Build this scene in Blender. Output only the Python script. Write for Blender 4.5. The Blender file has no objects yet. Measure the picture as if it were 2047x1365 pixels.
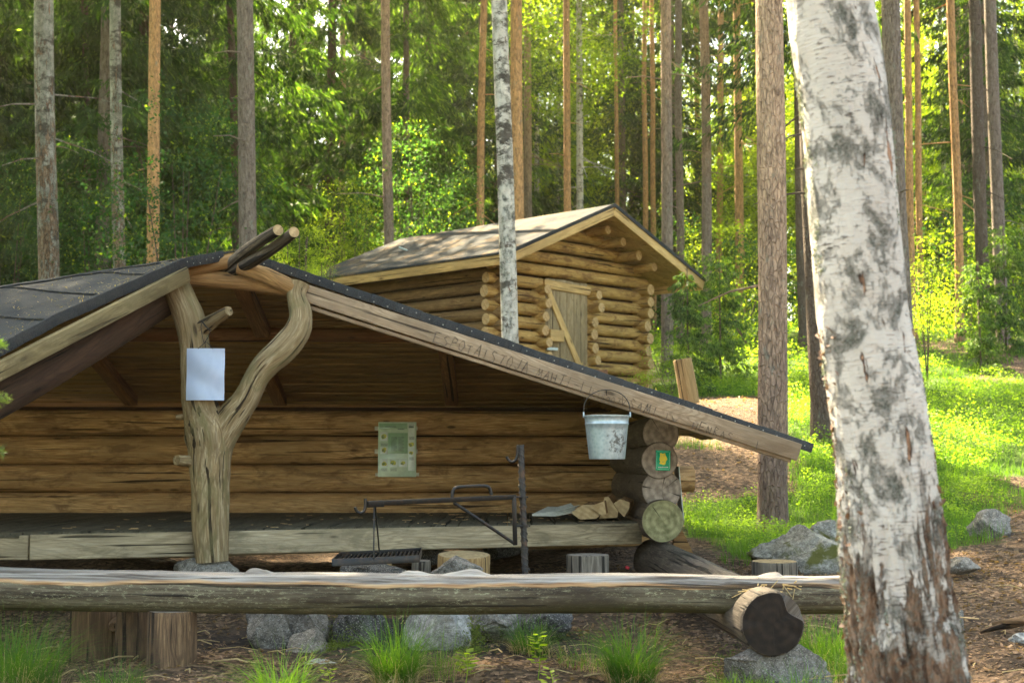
import bpy, math, random
import numpy as np
from mathutils import Vector, Matrix, noise as mn

# ------------------------------------------------------------------ camera, sky, sun, exposure
SC = bpy.context.scene
F, CX, CY, HOR, CAMZ = 2843.0, 1023.5, 682.5, 915.0, 1.05
PITCH = math.atan((HOR - CY) / F)
cam_d = bpy.data.cameras.new('camera'); cam = bpy.data.objects.new('camera', cam_d)
SC.collection.objects.link(cam); SC.camera = cam
cam.location = (0, 0, CAMZ); cam.rotation_euler = (math.radians(90) + PITCH, 0, 0)
cam_d.sensor_width = 36; cam_d.lens = F / 2047 * 36; cam_d.clip_end = 1500; cam_d.clip_start = 0.05
cam_d.dof.use_dof = True; cam_d.dof.focus_distance = 7.2; cam_d.dof.aperture_fstop = 5.6
SUN_AZ, SUN_EL = math.radians(-29), math.radians(48)      # azimuth from +Y towards +X
W = bpy.data.worlds.new("World"); SC.world = W; W.use_nodes = True
wn = W.node_tree; wn.nodes.clear()
sky = wn.nodes.new('ShaderNodeTexSky'); sky.sky_type = 'NISHITA'; sky.sun_disc = False
sky.sun_elevation = SUN_EL; sky.sun_rotation = SUN_AZ
sky.air_density = 1.0; sky.dust_density = 2.5
bg = wn.nodes.new('ShaderNodeBackground'); bg.inputs[1].default_value = 0.085
wo = wn.nodes.new('ShaderNodeOutputWorld')
wt = wn.nodes.new('ShaderNodeMix'); wt.data_type = 'RGBA'; wt.blend_type = 'MULTIPLY'; wt.inputs[0].default_value = 1.0; wt.inputs[7].default_value = (1.0, .91, .72, 1)
wn.links.new(sky.outputs[0], wt.inputs[6]); wn.links.new(wt.outputs[2], bg.inputs[0]); wn.links.new(bg.outputs[0], wo.inputs[0])
sl = bpy.data.lights.new('sun', 'SUN'); sl.energy = 5.0; sl.angle = math.radians(0.6); sl.color = (1.0, 0.84, 0.56)
sun = bpy.data.objects.new('sun', sl); SC.collection.objects.link(sun)
sd = Vector((math.sin(SUN_AZ) * math.cos(SUN_EL), math.cos(SUN_AZ) * math.cos(SUN_EL), math.sin(SUN_EL)))
sun.rotation_euler = sd.to_track_quat('Z', 'Y').to_euler(); sun.location = (-10, 20, 25)
SC.view_settings.view_transform = 'Standard'; SC.view_settings.look = 'None'
SC.view_settings.exposure = 3.62; SC.view_settings.gamma = 1.0
SC.cycles.max_bounces = 7; SC.cycles.diffuse_bounces = 4; SC.cycles.transmission_bounces = 5
SC.cycles.transparent_max_bounces = 6; SC.cycles.use_denoising = True
SC.cycles.sample_clamp_indirect = 6.0

# ------------------------------------------------------------------ helpers
rnd = random.Random(7)
def P(px, py, Y):
    """world point on the sight line of a photo pixel, at depth Y (metres in front of the camera)"""
    u, v = (px - CX) / F, (CY - py) / F
    s = Y / (math.cos(PITCH) - v * math.sin(PITCH))
    return Vector((u * s, Y, CAMZ + (math.sin(PITCH) + v * math.cos(PITCH)) * s))
def V(*a): return Vector(a)
def lerp(a, b, t): return a + (b - a) * t

def thing(name, label, cat, loc=(0, 0, 0), group=None, rot=(0, 0, 0)):
    o = bpy.data.objects.new(name, None); SC.collection.objects.link(o)
    o.location = loc; o.rotation_euler = rot; o.empty_display_size = 0.2
    o['label'] = label; o['category'] = cat
    if group: o['group'] = group
    return o
def tag(o, label, cat, group=None, kind=None):
    o['label'] = label; o['category'] = cat
    if group: o['group'] = group
    if kind: o['kind'] = kind
    return o
def root_matrix(p):
    m = Matrix.Translation(p.location) @ p.rotation_euler.to_matrix().to_4x4()
    if p.parent: m = root_matrix(p.parent) @ p.matrix_parent_inverse @ m
    return m
def attach(o, parent):
    if parent is not None:
        o.parent = parent; o.matrix_parent_inverse = root_matrix(parent).inverted()
    return o
class MB:
    """collects geometry: vertices, faces, material index, grain coordinates"""
    def __init__(s): s.v = []; s.f = []; s.m = []; s.g = []
    def add(s, verts, faces, g=None, mi=0):
        n = len(s.v); s.v += [tuple(p) for p in verts]
        s.f += [tuple(i + n for i in f) for f in faces]
        s.m += [mi] * len(faces) if isinstance(mi, int) else list(mi)
        s.g += [tuple(p) for p in (g if g is not None else verts)]
    def build(s, name, mats, parent=None, smooth=True, origin=None):
        me = bpy.data.meshes.new(name)
        vs = s.v
        if origin is not None: vs = [(a - origin[0], b - origin[1], c - origin[2]) for a, b, c in vs]
        me.from_pydata(vs, [], s.f)
        if not isinstance(mats, (list, tuple)): mats = [mats]
        for m in mats: me.materials.append(m)
        me.polygons.foreach_set('material_index', s.m)
        me.polygons.foreach_set('use_smooth', [smooth] * len(s.f))
        at = me.attributes.new('gc', 'FLOAT_VECTOR', 'POINT')
        at.data.foreach_set('vector', np.array(s.g, dtype=np.float32).ravel())
        if smooth: me.set_sharp_from_angle(angle=math.radians(50))
        o = bpy.data.objects.new(name, me); SC.collection.objects.link(o)
        if origin is not None: o.location = origin
        return attach(o, parent)

def frames(pts):
    n = len(pts); T = []
    for i in range(n):
        d = pts[min(i + 1, n - 1)] - pts[max(i - 1, 0)]
        T.append(d.normalized())
    ref = V(0, 0, 1) if abs(T[0].z) < 0.9 else V(0, 1, 0)
    u = T[0].cross(ref).normalized(); out = []
    for t in T:
        u = (u - t * u.dot(t)).normalized(); out.append((t, u, u.cross(t)))   # u side, w up-ish
    return out
def resample(pts, rad, step):
    P2, R2 = [], []
    n = len(pts)
    for i in range(n - 1):
        p0, p1, p2, p3 = pts[max(i - 1, 0)], pts[i], pts[i + 1], pts[min(i + 2, n - 1)]
        k = max(1, int(round((p2 - p1).length / step)))
        for j in range(k):
            t = j / k
            P2.append(0.5 * ((2 * p1) + (p2 - p0) * t + (2 * p0 - 5 * p1 + 4 * p2 - p3) * t * t + (3 * p1 - p0 - 3 * p2 + p3) * t ** 3))
            tt = t * t * (3 - 2 * t); R2.append(rad[i] + (rad[i + 1] - rad[i]) * tt)
    P2.append(pts[-1]); R2.append(rad[-1]); return P2, R2
def tube(mb, pts, rad, seg=14, amp=0.0, freq=3.0, caps=(1, 1), capmi=None, mi=0, seed=None, step=None, cut=None, cham=0.0, dfn=None):
    pts = [Vector(p) for p in pts]
    rad = list(rad) if hasattr(rad, '__len__') else [rad] * len(pts)
    if step: pts, rad = resample(pts, rad, step)
    if seed is None: seed = rnd.uniform(0, 50)
    if cham > 0 and len(pts) >= 2:
        d0 = (pts[1] - pts[0]).normalized(); d1 = (pts[-1] - pts[-2]).normalized()
        pts = [pts[0], pts[0] + d0 * cham] + pts[1:-1] + [pts[-1] - d1 * cham, pts[-1]]
        rad = [rad[0] * (1 - cham / rad[0] * .6), rad[0]] + rad[1:-1] + [rad[-1], rad[-1] * (1 - cham / rad[-1] * .6)]
    fr = frames(pts); vs = []; gs = []; s = 0
    for i, (p, r) in enumerate(zip(pts, rad)):
        if i: s += (p - pts[i - 1]).length
        t, u, w = fr[i]
        for k in range(seg):
            a = 2 * math.pi * k / seg; c, sn = math.cos(a), math.sin(a); rr = r
            if amp: rr = r * (1 + amp * mn.noise(V(s * freq + seed, c * 1.3 + seed, sn * 1.3)) + amp * .35 * mn.noise(V(s * freq * 4 + seed, c * 4, sn * 4 + seed)))
            if dfn: rr = dfn(rr, s, a, p)
            q = u * (c * rr) + w * (sn * rr)
            if cut and sn * rr > cut(s): q = u * (c * rr) + w * cut(s)
            vs.append(p + q); gs.append((s + seed, c * rr, sn * rr))
    n = len(pts); fs = []
    for i in range(n - 1):
        for k in range(seg):
            k2 = (k + 1) % seg
            fs.append((i * seg + k, i * seg + k2, (i + 1) * seg + k2, (i + 1) * seg + k))
    mb.add(vs, fs, gs, mi)
    cm = mi if capmi is None else capmi
    for end, on in ((0, caps[0]), (n - 1, caps[1])):
        if not on: continue
        ring = vs[end * seg:(end + 1) * seg]; g = gs[end * seg:(end + 1) * seg]
        mid = Vector((0, 0, 0))
        for q in ring: mid += q
        mid /= seg
        vv = list(ring) + [pts[end]]
        gg = list(g) + [(g[0][0], 0, 0)]
        ff = [((k + 1) % seg, k, seg) if end == 0 else (k, (k + 1) % seg, seg) for k in range(seg)]
        mb.add(vv, ff, gg, cm)
    return mb
def box(mb, c, size, R=None, mi=0, g_axis=0, bev=0.004, seed=None, warp=0.0):
    """bevelled box centre c, size (x,y,z), rotation matrix R; grain runs along g_axis"""
    if seed is None: seed = rnd.uniform(0, 60)
    hx, hy, hz = [q / 2 for q in size]; b = min(bev, hx * .45, hy * .45, hz * .45)
    vs = []; fs = []
    idx = {}
    for sx in (-1, 1):
        for sy in (-1, 1):
            for sz in (-1, 1):
                for ax in range(3):
                    q = [sx * hx, sy * hy, sz * hz]
                    for a2 in range(3):
                        if a2 != ax: q[a2] -= (sx, sy, sz)[a2] * b
                    idx[(sx, sy, sz, ax)] = len(vs); vs.append(Vector(q))
    for ax in range(3):
        o1, o2 = [a for a in range(3) if a != ax]
        for s in (-1, 1):
            quad = []
            for (a, b2) in ((-1, -1), (1, -1), (1, 1), (-1, 1)):
                k = [0, 0, 0]; k[ax] = s; k[o1] = a; k[o2] = b2
                quad.append(idx[(k[0], k[1], k[2], ax)])
            if (s > 0) ^ (ax == 1): fs.append(tuple(quad))
            else: fs.append(tuple(reversed(quad)))
    for ax in range(3):           # edges along axis ax
        o1, o2 = [a for a in range(3) if a != ax]
        for a in (-1, 1):
            for b2 in (-1, 1):
                k0 = [0, 0, 0]; k0[ax] = -1; k0[o1] = a; k0[o2] = b2
                k1 = list(k0); k1[ax] = 1
                fs.append((idx[(*k0, o1)], idx[(*k1, o1)], idx[(*k1, o2)], idx[(*k0, o2)]))
    for sx in (-1, 1):
        for sy in (-1, 1):
            for sz in (-1, 1):
                fs.append((idx[(sx, sy, sz, 0)], idx[(sx, sy, sz, 1)], idx[(sx, sy, sz, 2)]))
    gs = []
    for q in vs:
        k = [q[g_axis], q[(g_axis + 1) % 3], q[(g_axis + 2) % 3]]
        gs.append((k[0] + seed, k[1] + seed * .37, k[2] + seed * .71))
    c = Vector(c)
    if R is not None: vs = [R @ q for q in vs]
    mb.add([q + c for q in vs], fs, gs, mi)
    return mb
def frame_x(d, up=V(0, 0, 1)):
    x = Vector(d).normalized(); y = up.cross(x).normalized(); z = x.cross(y)
    return Matrix((x, y, z)).transposed()
def beam(mb, a, b, w, h, up=V(0, 0, 1), mi=0, bev=0.004, seed=None):
    """plank from a to b, h along 'up'"""
    a, b = Vector(a), Vector(b)
    return box(mb, (a + b) / 2, ((b - a).length, w, h), frame_x(b - a, up), mi, 0, bev, seed)
def one_tube(name, mats, parent, pts, rad, **k):
    sm = True
    return tube(MB(), pts, rad, **k).build(name, mats, parent, sm)
def one_beam(name, mat, parent, a, b, w, h, **k): return beam(MB(), a, b, w, h, **k).build(name, mat, parent, True)
def prism(mb, top, down, mi=0, sidemi=None):
    """polygon (list of points) extruded along vector down"""
    n = len(top); vs = [Vector(p) for p in top] + [Vector(p) + down for p in top]
    fs = [tuple(range(n)), tuple(reversed(range(n, 2 * n)))] + [(i, i + n, (i + 1) % n + n, (i + 1) % n) for i in range(n)]
    mb.add(vs, fs, None, [mi, mi] + [sidemi if sidemi is not None else mi] * n)
    return mb

# ------------------------------------------------------------------ materials
class N:
    def __init__(s, name):
        s.m = bpy.data.materials.new(name); s.m.use_nodes = True; s.t = s.m.node_tree; s.t.nodes.clear()
        s.out = s.t.nodes.new('ShaderNodeOutputMaterial')
    def n(s, typ, props=None, **ins):
        nd = s.t.nodes.new('ShaderNode' + typ)
        for k, v in (props or {}).items(): setattr(nd, k, v)
        for k, v in ins.items():
            key = k.replace('_', ' ') if not k.startswith('i') or not k[1:].isdigit() else int(k[1:])
            s.set(nd.inputs[key], v)
        return nd
    def set(s, sock, v):
        if isinstance(v, bpy.types.NodeSocket): s.t.links.new(v, sock)
        elif isinstance(v, bpy.types.Node): s.t.links.new(v.outputs[0], sock)
        else:
            if isinstance(v, (tuple, list)) and len(v) == 3 and sock.type == 'RGBA': v = (*v, 1)
            sock.default_value = v
    def attr(s, name='gc'): return s.n('Attribute', {'attribute_name': name}).outputs['Vector']
    def objc(s): return s.n('TexCoord').outputs['Object']
    def pos(s): return s.n('NewGeometry').outputs['Position']
    def map(s, v, sc=(1, 1, 1), loc=(0, 0, 0)): return s.n('Mapping', i0=v, i1=loc, i3=sc).outputs[0]
    def noise(s, v, sc=5., det=4., rough=.55, dist=0.): return s.n('TexNoise', i0=v, Scale=sc, Detail=det, Roughness=rough, Distortion=dist).outputs[0]
    def voro(s, v, sc=5., feat='F1', rand=1.): return s.n('TexVoronoi', {'feature': feat}, i0=v, Scale=sc, Randomness=rand).outputs['Distance']
    def ramp(s, f, stops, interp='LINEAR'):
        nd = s.n('ValToRGB', i0=f); cr = nd.color_ramp; cr.interpolation = interp
        while len(cr.elements) < len(stops): cr.elements.new(0.5)
        for e, (p, c) in zip(cr.elements, stops):
            e.position = p; e.color = (*c, 1) if hasattr(c, '__len__') else (c, c, c, 1)
        return nd.outputs[0]
    def mix(s, f, a, b, mode='MIX'):
        nd = s.n('Mix', {'data_type': 'RGBA', 'blend_type': mode})
        s.set(nd.inputs[0], f); s.set(nd.inputs[6], a); s.set(nd.inputs[7], b); return nd.outputs[2]
    def math(s, op, a, b=0.): return s.n('Math', {'operation': op}, i0=a, i1=b).outputs[0]
    def sep(s, v): return s.n('SeparateXYZ', i0=v).outputs
    def rand(s): return s.n('ObjectInfo').outputs['Random']
    def bump(s, h, st=.5, dist=.01): return s.n('Bump', Strength=st, Distance=dist, Height=h).outputs[0]
    def bsdf(s, col, rough=.7, bump=None, spec=.3, metal=0.):
        b = s.n('BsdfPrincipled'); s.set(b.inputs['Base Color'], col); s.set(b.inputs['Roughness'], rough)
        s.set(b.inputs['Metallic'], metal); b.inputs['Specular IOR Level'].default_value = spec
        if bump is not None: s.set(b.inputs['Normal'], bump)
        s.t.links.new(b.outputs[0], s.out.inputs[0]); return s.m

def wood(name, dark, mid, light, grain=1.0, crack=.55, stain=None, stain_amt=.5, bumpst=.6, knots=True, rough=.78, fig=.55):
    s = N(name); g = s.attr()
    a = s.noise(s.map(g, (2.2, 26, 26)), 1.6 * grain, 7, .68, 1.2)
    b = s.noise(s.map(g, (2.5, 90, 90)), 2.2, 4, .75)
    c = s.noise(s.map(g, (1.2, 4, 4)), 1.5, 4, .6)
    f0 = s.noise(s.map(g, (.9, 7, 7), (5, 2, 8)), 1.0 * grain, 2, .45, .8)
    fg = s.math('SINE', s.math('MULTIPLY', f0, 95.))
    fgm = s.ramp(s.math('ADD', s.math('MULTIPLY', fg, .5), .5), [(.45, 0.), (.95, 1.)])
    col = s.ramp(a, [(.30, dark), (.48, mid), (.64, light)])
    col = s.mix(s.math('MULTIPLY', fgm, s.math('MULTIPLY', s.ramp(c, [(.35, .3), (.65, 1.)]), fig)), col, tuple(q * .8 for q in dark))
    col = s.mix(s.ramp(b, [(.42, .0), (.66, .65)]), col, dark)
    col = s.mix(s.ramp(c, [(.38, .7), (.60, .0)]), col, tuple(q * .5 for q in mid))
    ck = s.noise(s.map(g, (.9, 34, 34)), 1.0, 3, .5, .3)
    ckm = s.ramp(ck, [(crack + .08, 0.), (crack + .11, 1.)])
    col = s.mix(ckm, col, tuple(q * .22 for q in dark))
    if knots:
        k = s.voro(s.map(g, (2.6, 8, 8)), 1.0)
        km = s.ramp(k, [(.06, 1.), (.11, .0)])
        col = s.mix(s.ramp(k, [(.08, .8), (.24, 0.)]), col, tuple(q * .55 for q in mid))
        col = s.mix(km, col, tuple(q * .35 for q in dark))
    if stain:
        st = s.noise(s.map(g, (2.6, 7, 7), (3, 1, 2)), 1.2, 6, .7, .6)
        col = s.mix(s.ramp(st, [(.50, 0.), (.62, stain_amt)]), col, stain)
    h = s.math('SUBTRACT', s.math('ADD', s.math('ADD', a, s.math('MULTIPLY', b, .5)), s.math('MULTIPLY', fgm, -.12)), s.math('MULTIPLY', ckm, 1.6))
    return s.bsdf(col, rough, s.bump(h, bumpst, .008))
def endgrain(name, dark, light, rings=160.):
    s = N(name); g = s.attr(); x, y, z = s.sep(g)
    yz = s.n('CombineXYZ', i0=0., i1=y, i2=z).outputs[0]
    nz = s.noise(yz, 14, 3, .5)
    ln = s.n('VectorMath', {'operation': 'LENGTH'}, i0=yz).outputs['Value']
    r = s.math('ADD', ln, s.math('MULTIPLY', nz, .025))
    ring = s.math('SINE', s.math('MULTIPLY', r, rings))
    col = s.mix(s.ramp(s.math('MULTIPLY', s.math('ADD', ring, 1.), .5), [(0., 0.), (1., .45)]), light, dark)
    blot = s.noise(yz, 22, 4, .6)
    col = s.mix(s.ramp(blot, [(.4, 0.), (.68, .8)]), col, dark)
    ang = s.math('ARCTAN2', z, y)
    rad = s.noise(s.n('CombineXYZ', i0=s.math('MULTIPLY', ang, 2.2), i1=s.math('MULTIPLY', x, 3.), i2=ln).outputs[0], 2.2, 2, .5)
    ck = s.ramp(rad, [(.66, 0.), (.69, 1.)])
    col = s.mix(ck, col, (.02, .015, .01))
    fib = s.noise(yz, 260, 2, .5)
    col = s.mix(s.ramp(fib, [(.45, 0.), (.7, .35)]), col, dark)
    return s.bsdf(col, .85, s.bump(s.math('SUBTRACT', blot, ck), .5, .004))
M = {}
M['wall_log'] = wood('wall_log', (.23, .115, .042), (.62, .365, .15), (.78, .52, .25), stain=(.13, .065, .027), stain_amt=.65)
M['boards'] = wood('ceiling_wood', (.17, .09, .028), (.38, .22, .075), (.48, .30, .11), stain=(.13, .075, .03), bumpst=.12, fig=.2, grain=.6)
M['rafter'] = wood('rafter_wood', (.10, .042, .016), (.20, .09, .035), (.30, .145, .06))
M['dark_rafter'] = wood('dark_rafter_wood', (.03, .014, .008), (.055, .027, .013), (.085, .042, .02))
M['honey'] = wood('honey_wood', (.15, .078, .03), (.33, .185, .07), (.46, .28, .115), stain=(.16, .08, .03))
M['fascia'] = wood('weathered_fascia', (.22, .145, .085), (.36, .255, .16), (.47, .355, .24), stain=(.16, .105, .06), stain_amt=.6, crack=.6)
M['lfascia'] = wood('mossy_fascia', (.16, .12, .05), (.27, .21, .10), (.36, .29, .15), stain=(.12, .09, .04), stain_amt=.7)
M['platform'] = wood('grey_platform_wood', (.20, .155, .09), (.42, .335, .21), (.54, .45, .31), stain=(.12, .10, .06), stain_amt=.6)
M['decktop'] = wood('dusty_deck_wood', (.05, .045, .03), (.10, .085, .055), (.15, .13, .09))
M['post'] = wood('bare_forked_trunk', (.14, .09, .042), (.31, .225, .115), (.50, .41, .26), crack=.52, stain=(.15, .13, .055), stain_amt=.7, bumpst=.9)
M['corner'] = wood('grey_corner_log', (.085, .062, .045), (.165, .125, .092), (.25, .195, .145), stain=(.07, .05, .035))
M['support'] = wood('support_log_bark', (.045, .033, .024), (.13, .10, .074), (.24, .195, .15), stain=(.05, .035, .025), crack=.48)
M['pole'] = wood('dark_pole', (.025, .017, .012), (.07, .05, .034), (.19, .15, .105), crack=.5)
M['end_grey'] = endgrain('end_grey', (.14, .11, .09), (.42, .35, .29))
M['end_olive'] = endgrain('end_olive', (.10, .095, .04), (.34, .32, .17))
M['end_dark'] = endgrain('end_dark', (.006, .004, .003), (.028, .018, .012))
M['end_honey'] = endgrain('end_honey', (.30, .17, .07), (.55, .38, .18), 220.)
M['end_pale'] = endgrain('end_pale', (.26, .17, .08), (.50, .37, .20), 220.)
M['stump'] = wood('stump_bark', (.05, .028, .016), (.16, .095, .05), (.30, .19, .10), crack=.5, stain=(.06, .038, .022), stain_amt=.8)
M['stump_yellow'] = wood('stump_fresh', (.19, .10, .04), (.40, .26, .11), (.52, .36, .17), crack=.52)
M['stump_grey'] = wood('stump_grey', (.09, .07, .052), (.20, .165, .125), (.30, .255, .2), crack=.5)
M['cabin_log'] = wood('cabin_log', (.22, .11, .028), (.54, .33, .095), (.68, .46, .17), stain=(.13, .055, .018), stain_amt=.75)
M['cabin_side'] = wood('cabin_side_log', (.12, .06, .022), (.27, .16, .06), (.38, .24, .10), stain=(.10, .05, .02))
M['cabin_plank'] = wood('cabin_plank', (.42, .25, .085), (.62, .40, .15), (.70, .49, .21), knots=True, fig=.3)
M['door_plank'] = wood('door_plank', (.22, .155, .075), (.37, .28, .155), (.47, .37, .22))
M['split'] = wood('split_birch_wood', (.30, .15, .06), (.52, .31, .14), (.66, .46, .25))
M['hewn'] = wood('hewn_trim', (.26, .15, .07), (.45, .30, .16), (.58, .44, .28))

def bench_mat():
    s = N('old_bench_log'); g = s.attr(); x, y, z = s.sep(g)
    a = s.noise(s.map(g, (1.2, 26, 26)), 1.5, 6, .65, 1.0)
    bark = s.ramp(a, [(.34, (.035, .026, .018)), (.48, (.12, .095, .062)), (.66, (.21, .18, .125))])
    li = s.noise(s.map(g, (12, 34, 34)), 2.6, 7, .82)
    bark = s.mix(s.ramp(li, [(.545, 0.), (.60, .85)]), bark, (.36, .35, .22))
    li2 = s.noise(s.map(g, (1.0, 3, 3)), 1.6, 4, .6)
    bark = s.mix(s.ramp(li2, [(.48, 0.), (.62, .8)]), bark, (.045, .032, .022))
    moss = s.ramp(z, [(-.10, 1.), (-.03, 0.)])
    bark = s.mix(s.math('MULTIPLY', s.ramp(s.math('ADD', z, .5), [(.38, .8), (.46, 0.)]), s.ramp(li2, [(.3, .4), (.6, 1.)])), bark, (.085, .085, .018))
    top = s.ramp(s.noise(s.map(g, (1.0, 30, 30)), 2.0, 5, .65, .6), [(.34, (.06, .045, .036)), (.46, (.20, .175, .155)), (.62, (.38, .355, .33))])
    tan = s.ramp(s.noise(s.map(g, (2, 60, 60)), 2.0, 4, .6), [(.35, (.28, .14, .06)), (.65, (.60, .40, .22))])
    zz = s.math('ADD', z, s.math('MULTIPLY', s.math('SUBTRACT', s.noise(s.map(g, (1.1, 1, 1)), 1.4, 4, .6), .5), .085))
    m1 = s.ramp(s.math('ADD', zz, .5), [(.520, 0.), (.524, 1.)])
    m2 = s.ramp(s.math('ADD', zz, .5), [(.533, 0.), (.543, 1.)])
    col = s.mix(m1, bark, tan); col = s.mix(m2, col, top)
    ck = s.noise(s.map(g, (.8, 40, 40)), 1.0, 4, .55, .4); ckm = s.ramp(ck, [(.60, 0.), (.63, 1.)])
    col = s.mix(s.math('MULTIPLY', ckm, .85), col, (.02, .015, .011))
    h = s.math('SUBTRACT', s.math('ADD', a, s.math('MULTIPLY', m1, -.5)), s.math('MULTIPLY', ckm, 1.5))
    h = s.math('ADD', h, s.math('MULTIPLY', li, .6))
    return s.bsdf(col, .8, s.bump(h, .8, .008))
M['bench'] = bench_mat()
def felt_mat(name, patch=(.10, .085, .065), cov=.62, k=1.):
    s = N(name); p = s.objc()
    a = s.noise(p, 260, 2, .6); b = s.noise(p, 1.6, 4, .6); c = s.noise(p, 45, 3, .7)
    col = s.mix(s.ramp(b, [(.35, 0.), (.7, 1.)]), tuple(q * k for q in (.020, .023, .027)), tuple(q * k for q in (.042, .044, .046)))
    col = s.mix(s.ramp(a, [(.45, 0.), (.7, .5)]), col, (.12, .115, .11))
    d = s.noise(s.map(p, (1, 1, 1), (4, 2, 1)), 2.3, 6, .7)
    m = s.math('MULTIPLY', s.ramp(d, [(cov - .08, 0.), (cov + .06, 1.)]), s.ramp(c, [(.40, .2), (.62, 1.)]))
    col = s.mix(m, col, patch)
    return s.bsdf(col, .95, s.bump(s.math('ADD', a, c), .35, .003), spec=.04)
M['felt'] = felt_mat('roof_felt', (.09, .078, .065), .76)
M['felt2'] = felt_mat('cabin_roof_felt', (.22, .15, .085), .57, 1.3)
M['felt_seam'] = None
def plain(name, col, rough=.6, metal=0., var=.25, sc=30., bst=.2, spec=.4):
    s = N(name); p = s.objc(); a = s.noise(p, sc, 5, .65)
    c = s.mix(s.ramp(a, [(.35, 0.), (.7, 1.)]), tuple(q * (1 - var) for q in col), tuple(min(1, q * (1 + var)) for q in col))
    return s.bsdf(c, rough, s.bump(a, bst, .002), spec, metal)
M['paper'] = plain('plastic_sleeve_paper', (.36, .43, .58), .25, var=.06, sc=6, bst=.1)
M['sleeve'] = plain('clear_tape', (.55, .50, .36), .15, var=.3, sc=25)
M['poster'] = plain('pale_green_print', (.55, .68, .50), .18, var=.18, sc=9, bst=.12)
M['poster_dark'] = plain('green_print_panel', (.32, .50, .31), .2, var=.1)
M['poster_white'] = plain('pale_print_panel', (.70, .78, .68), .2, var=.08)
M['print'] = plain('grey_print', (.16, .22, .17), .4)
M['print_yellow'] = plain('yellow_print', (.52, .50, .06), .4, var=.5, sc=120)
M['print_green'] = plain('olive_print', (.20, .27, .06), .4, var=.5, sc=120)
M['sign_green'] = plain('sign_green', (.0, .42, .22), .35, var=.1)
M['sign_mint'] = plain('sign_mint', (.30, .80, .60), .35, var=.1)
M['sign_yellow'] = plain('sign_yellow', (.90, .72, .04), .4, var=.15, sc=150)
M['white'] = plain('white_paint', (.85, .85, .82), .5, var=.1)
M['ink'] = plain('pencil_ink', (.13, .095, .07), .9, var=.6, sc=60)
M['ink_faint'] = plain('faded_pencil', (.20, .145, .10), .9, var=.6, sc=60)
M['nail'] = plain('nail_heads', (.24, .23, .20), .5, var=.3)
M['felt_seam'] = plain('felt_lap_dark', (.022, .023, .025), .9)  # dark colour of the overlapping felt strips
M['string'] = plain('dark_string', (.02, .02, .02), .8)
M['news'] = plain('old_newspaper', (.62, .62, .54), .8, var=.25, sc=50)
M['red'] = plain('red_plastic', (.5, .02, .03), .4)
M['sheet'] = plain('painted_sheet_edge', (.50, .56, .53), .4, var=.1)
M['chip'] = plain('wood_chips', (.58, .38, .18), .8, var=.3)
def steel():
    s = N('sooty_steel'); p = s.objc(); a = s.noise(p, 22, 5, .7); b = s.noise(p, 90, 3, .6)
    col = s.mix(s.ramp(a, [(.5, 0.), (.72, .8)]), (.018, .017, .017), (.065, .036, .022))
    return s.bsdf(col, s.ramp(b, [(.3, .35), (.7, .6)]), s.bump(b, .3, .001), .6, .55)
M['steel'] = steel()
def rust():
    s = N('rusty_rebar'); p = s.objc(); a = s.noise(p, 14, 5, .7)
    col = s.mix(s.ramp(a, [(.5, 0.), (.72, 1.)]), (.035, .033, .033), (.12, .058, .03))
    return s.bsdf(col, .5, s.bump(s.noise(p, 120, 2, .6), .3, .001), .5, .5)
M['rebar'] = rust()
def zinc():
    s = N('galvanised_zinc'); g = s.objc(); x, y, z = s.sep(g)
    sp = s.voro(g, 55); st = s.noise(s.map(g, (1, 1, .35)), 26, 4, .6)
    col = s.mix(s.ramp(sp, [(0., 0.), (.8, 1.)]), (.30, .38, .42), (.46, .53, .56))
    col = s.mix(s.ramp(st, [(.4, 0.), (.7, .55)]), col, (.24, .29, .30))
    soot = s.noise(g, 38, 6, .75)
    blob = s.ramp(s.n('VectorMath', {'operation': 'DISTANCE'}, i0=g, i1=(.07, -.10, -.14)).outputs['Value'], [(.04, .24), (.13, 0.)])
    m = s.ramp(s.math('ADD', soot, blob), [(.70, 0.), (.80, .8)])
    col = s.mix(m, col, (.045, .035, .025))
    return s.bsdf(col, .42, s.bump(st, .15, .002), .5, .55)
M['zinc'] = zinc()
def rock_mat(name, c0, c1, moss=.5):
    s = N(name); p = s.objc(); r = s.rand()
    a = s.noise(p, 7, 6, .65); b = s.noise(p, 38, 6, .75); c = s.noise(p, 3.0, 5, .65, .5)
    col = s.mix(s.ramp(a, [(.3, 0.), (.7, 1.)]), c0, c1)
    col = s.mix(s.ramp(b, [(.48, 0.), (.68, .7)]), col, tuple(min(1, q * 1.9) for q in c1))
    col = s.mix(s.ramp(b, [(.3, .6), (.42, 0.)]), col, tuple(q * .4 for q in c0))
    sm = s.noise(s.map(p, (1, 1, 2.2)), 9, 5, .6, 1.5)
    col = s.mix(s.ramp(sm, [(.47, 0.), (.50, .75), (.53, 0.)]), col, tuple(q * .35 for q in c0))
    col = s.mix(s.ramp(s.noise(p, 150, 3, .6), [(.56, 0.), (.66, .6)]), col, (.42, .41, .38))
    col = s.mix(s.ramp(c, [(moss, 0.), (moss + .07, 1.)]), col, (.075, .075, .015))
    return s.bsdf(col, .85, s.bump(s.math('ADD', a, s.math('MULTIPLY', b, .5)), .7, .012))
M['rock'] = rock_mat('granite', (.075, .066, .056), (.18, .162, .14), .62)
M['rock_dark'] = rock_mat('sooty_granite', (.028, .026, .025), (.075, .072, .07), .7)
M['rock_pale'] = rock_mat('pale_granite', (.17, .165, .155), (.32, .315, .30), .68)
M['boulder'] = rock_mat('lichened_boulder', (.11, .10, .085), (.26, .245, .21), .50)
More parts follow.
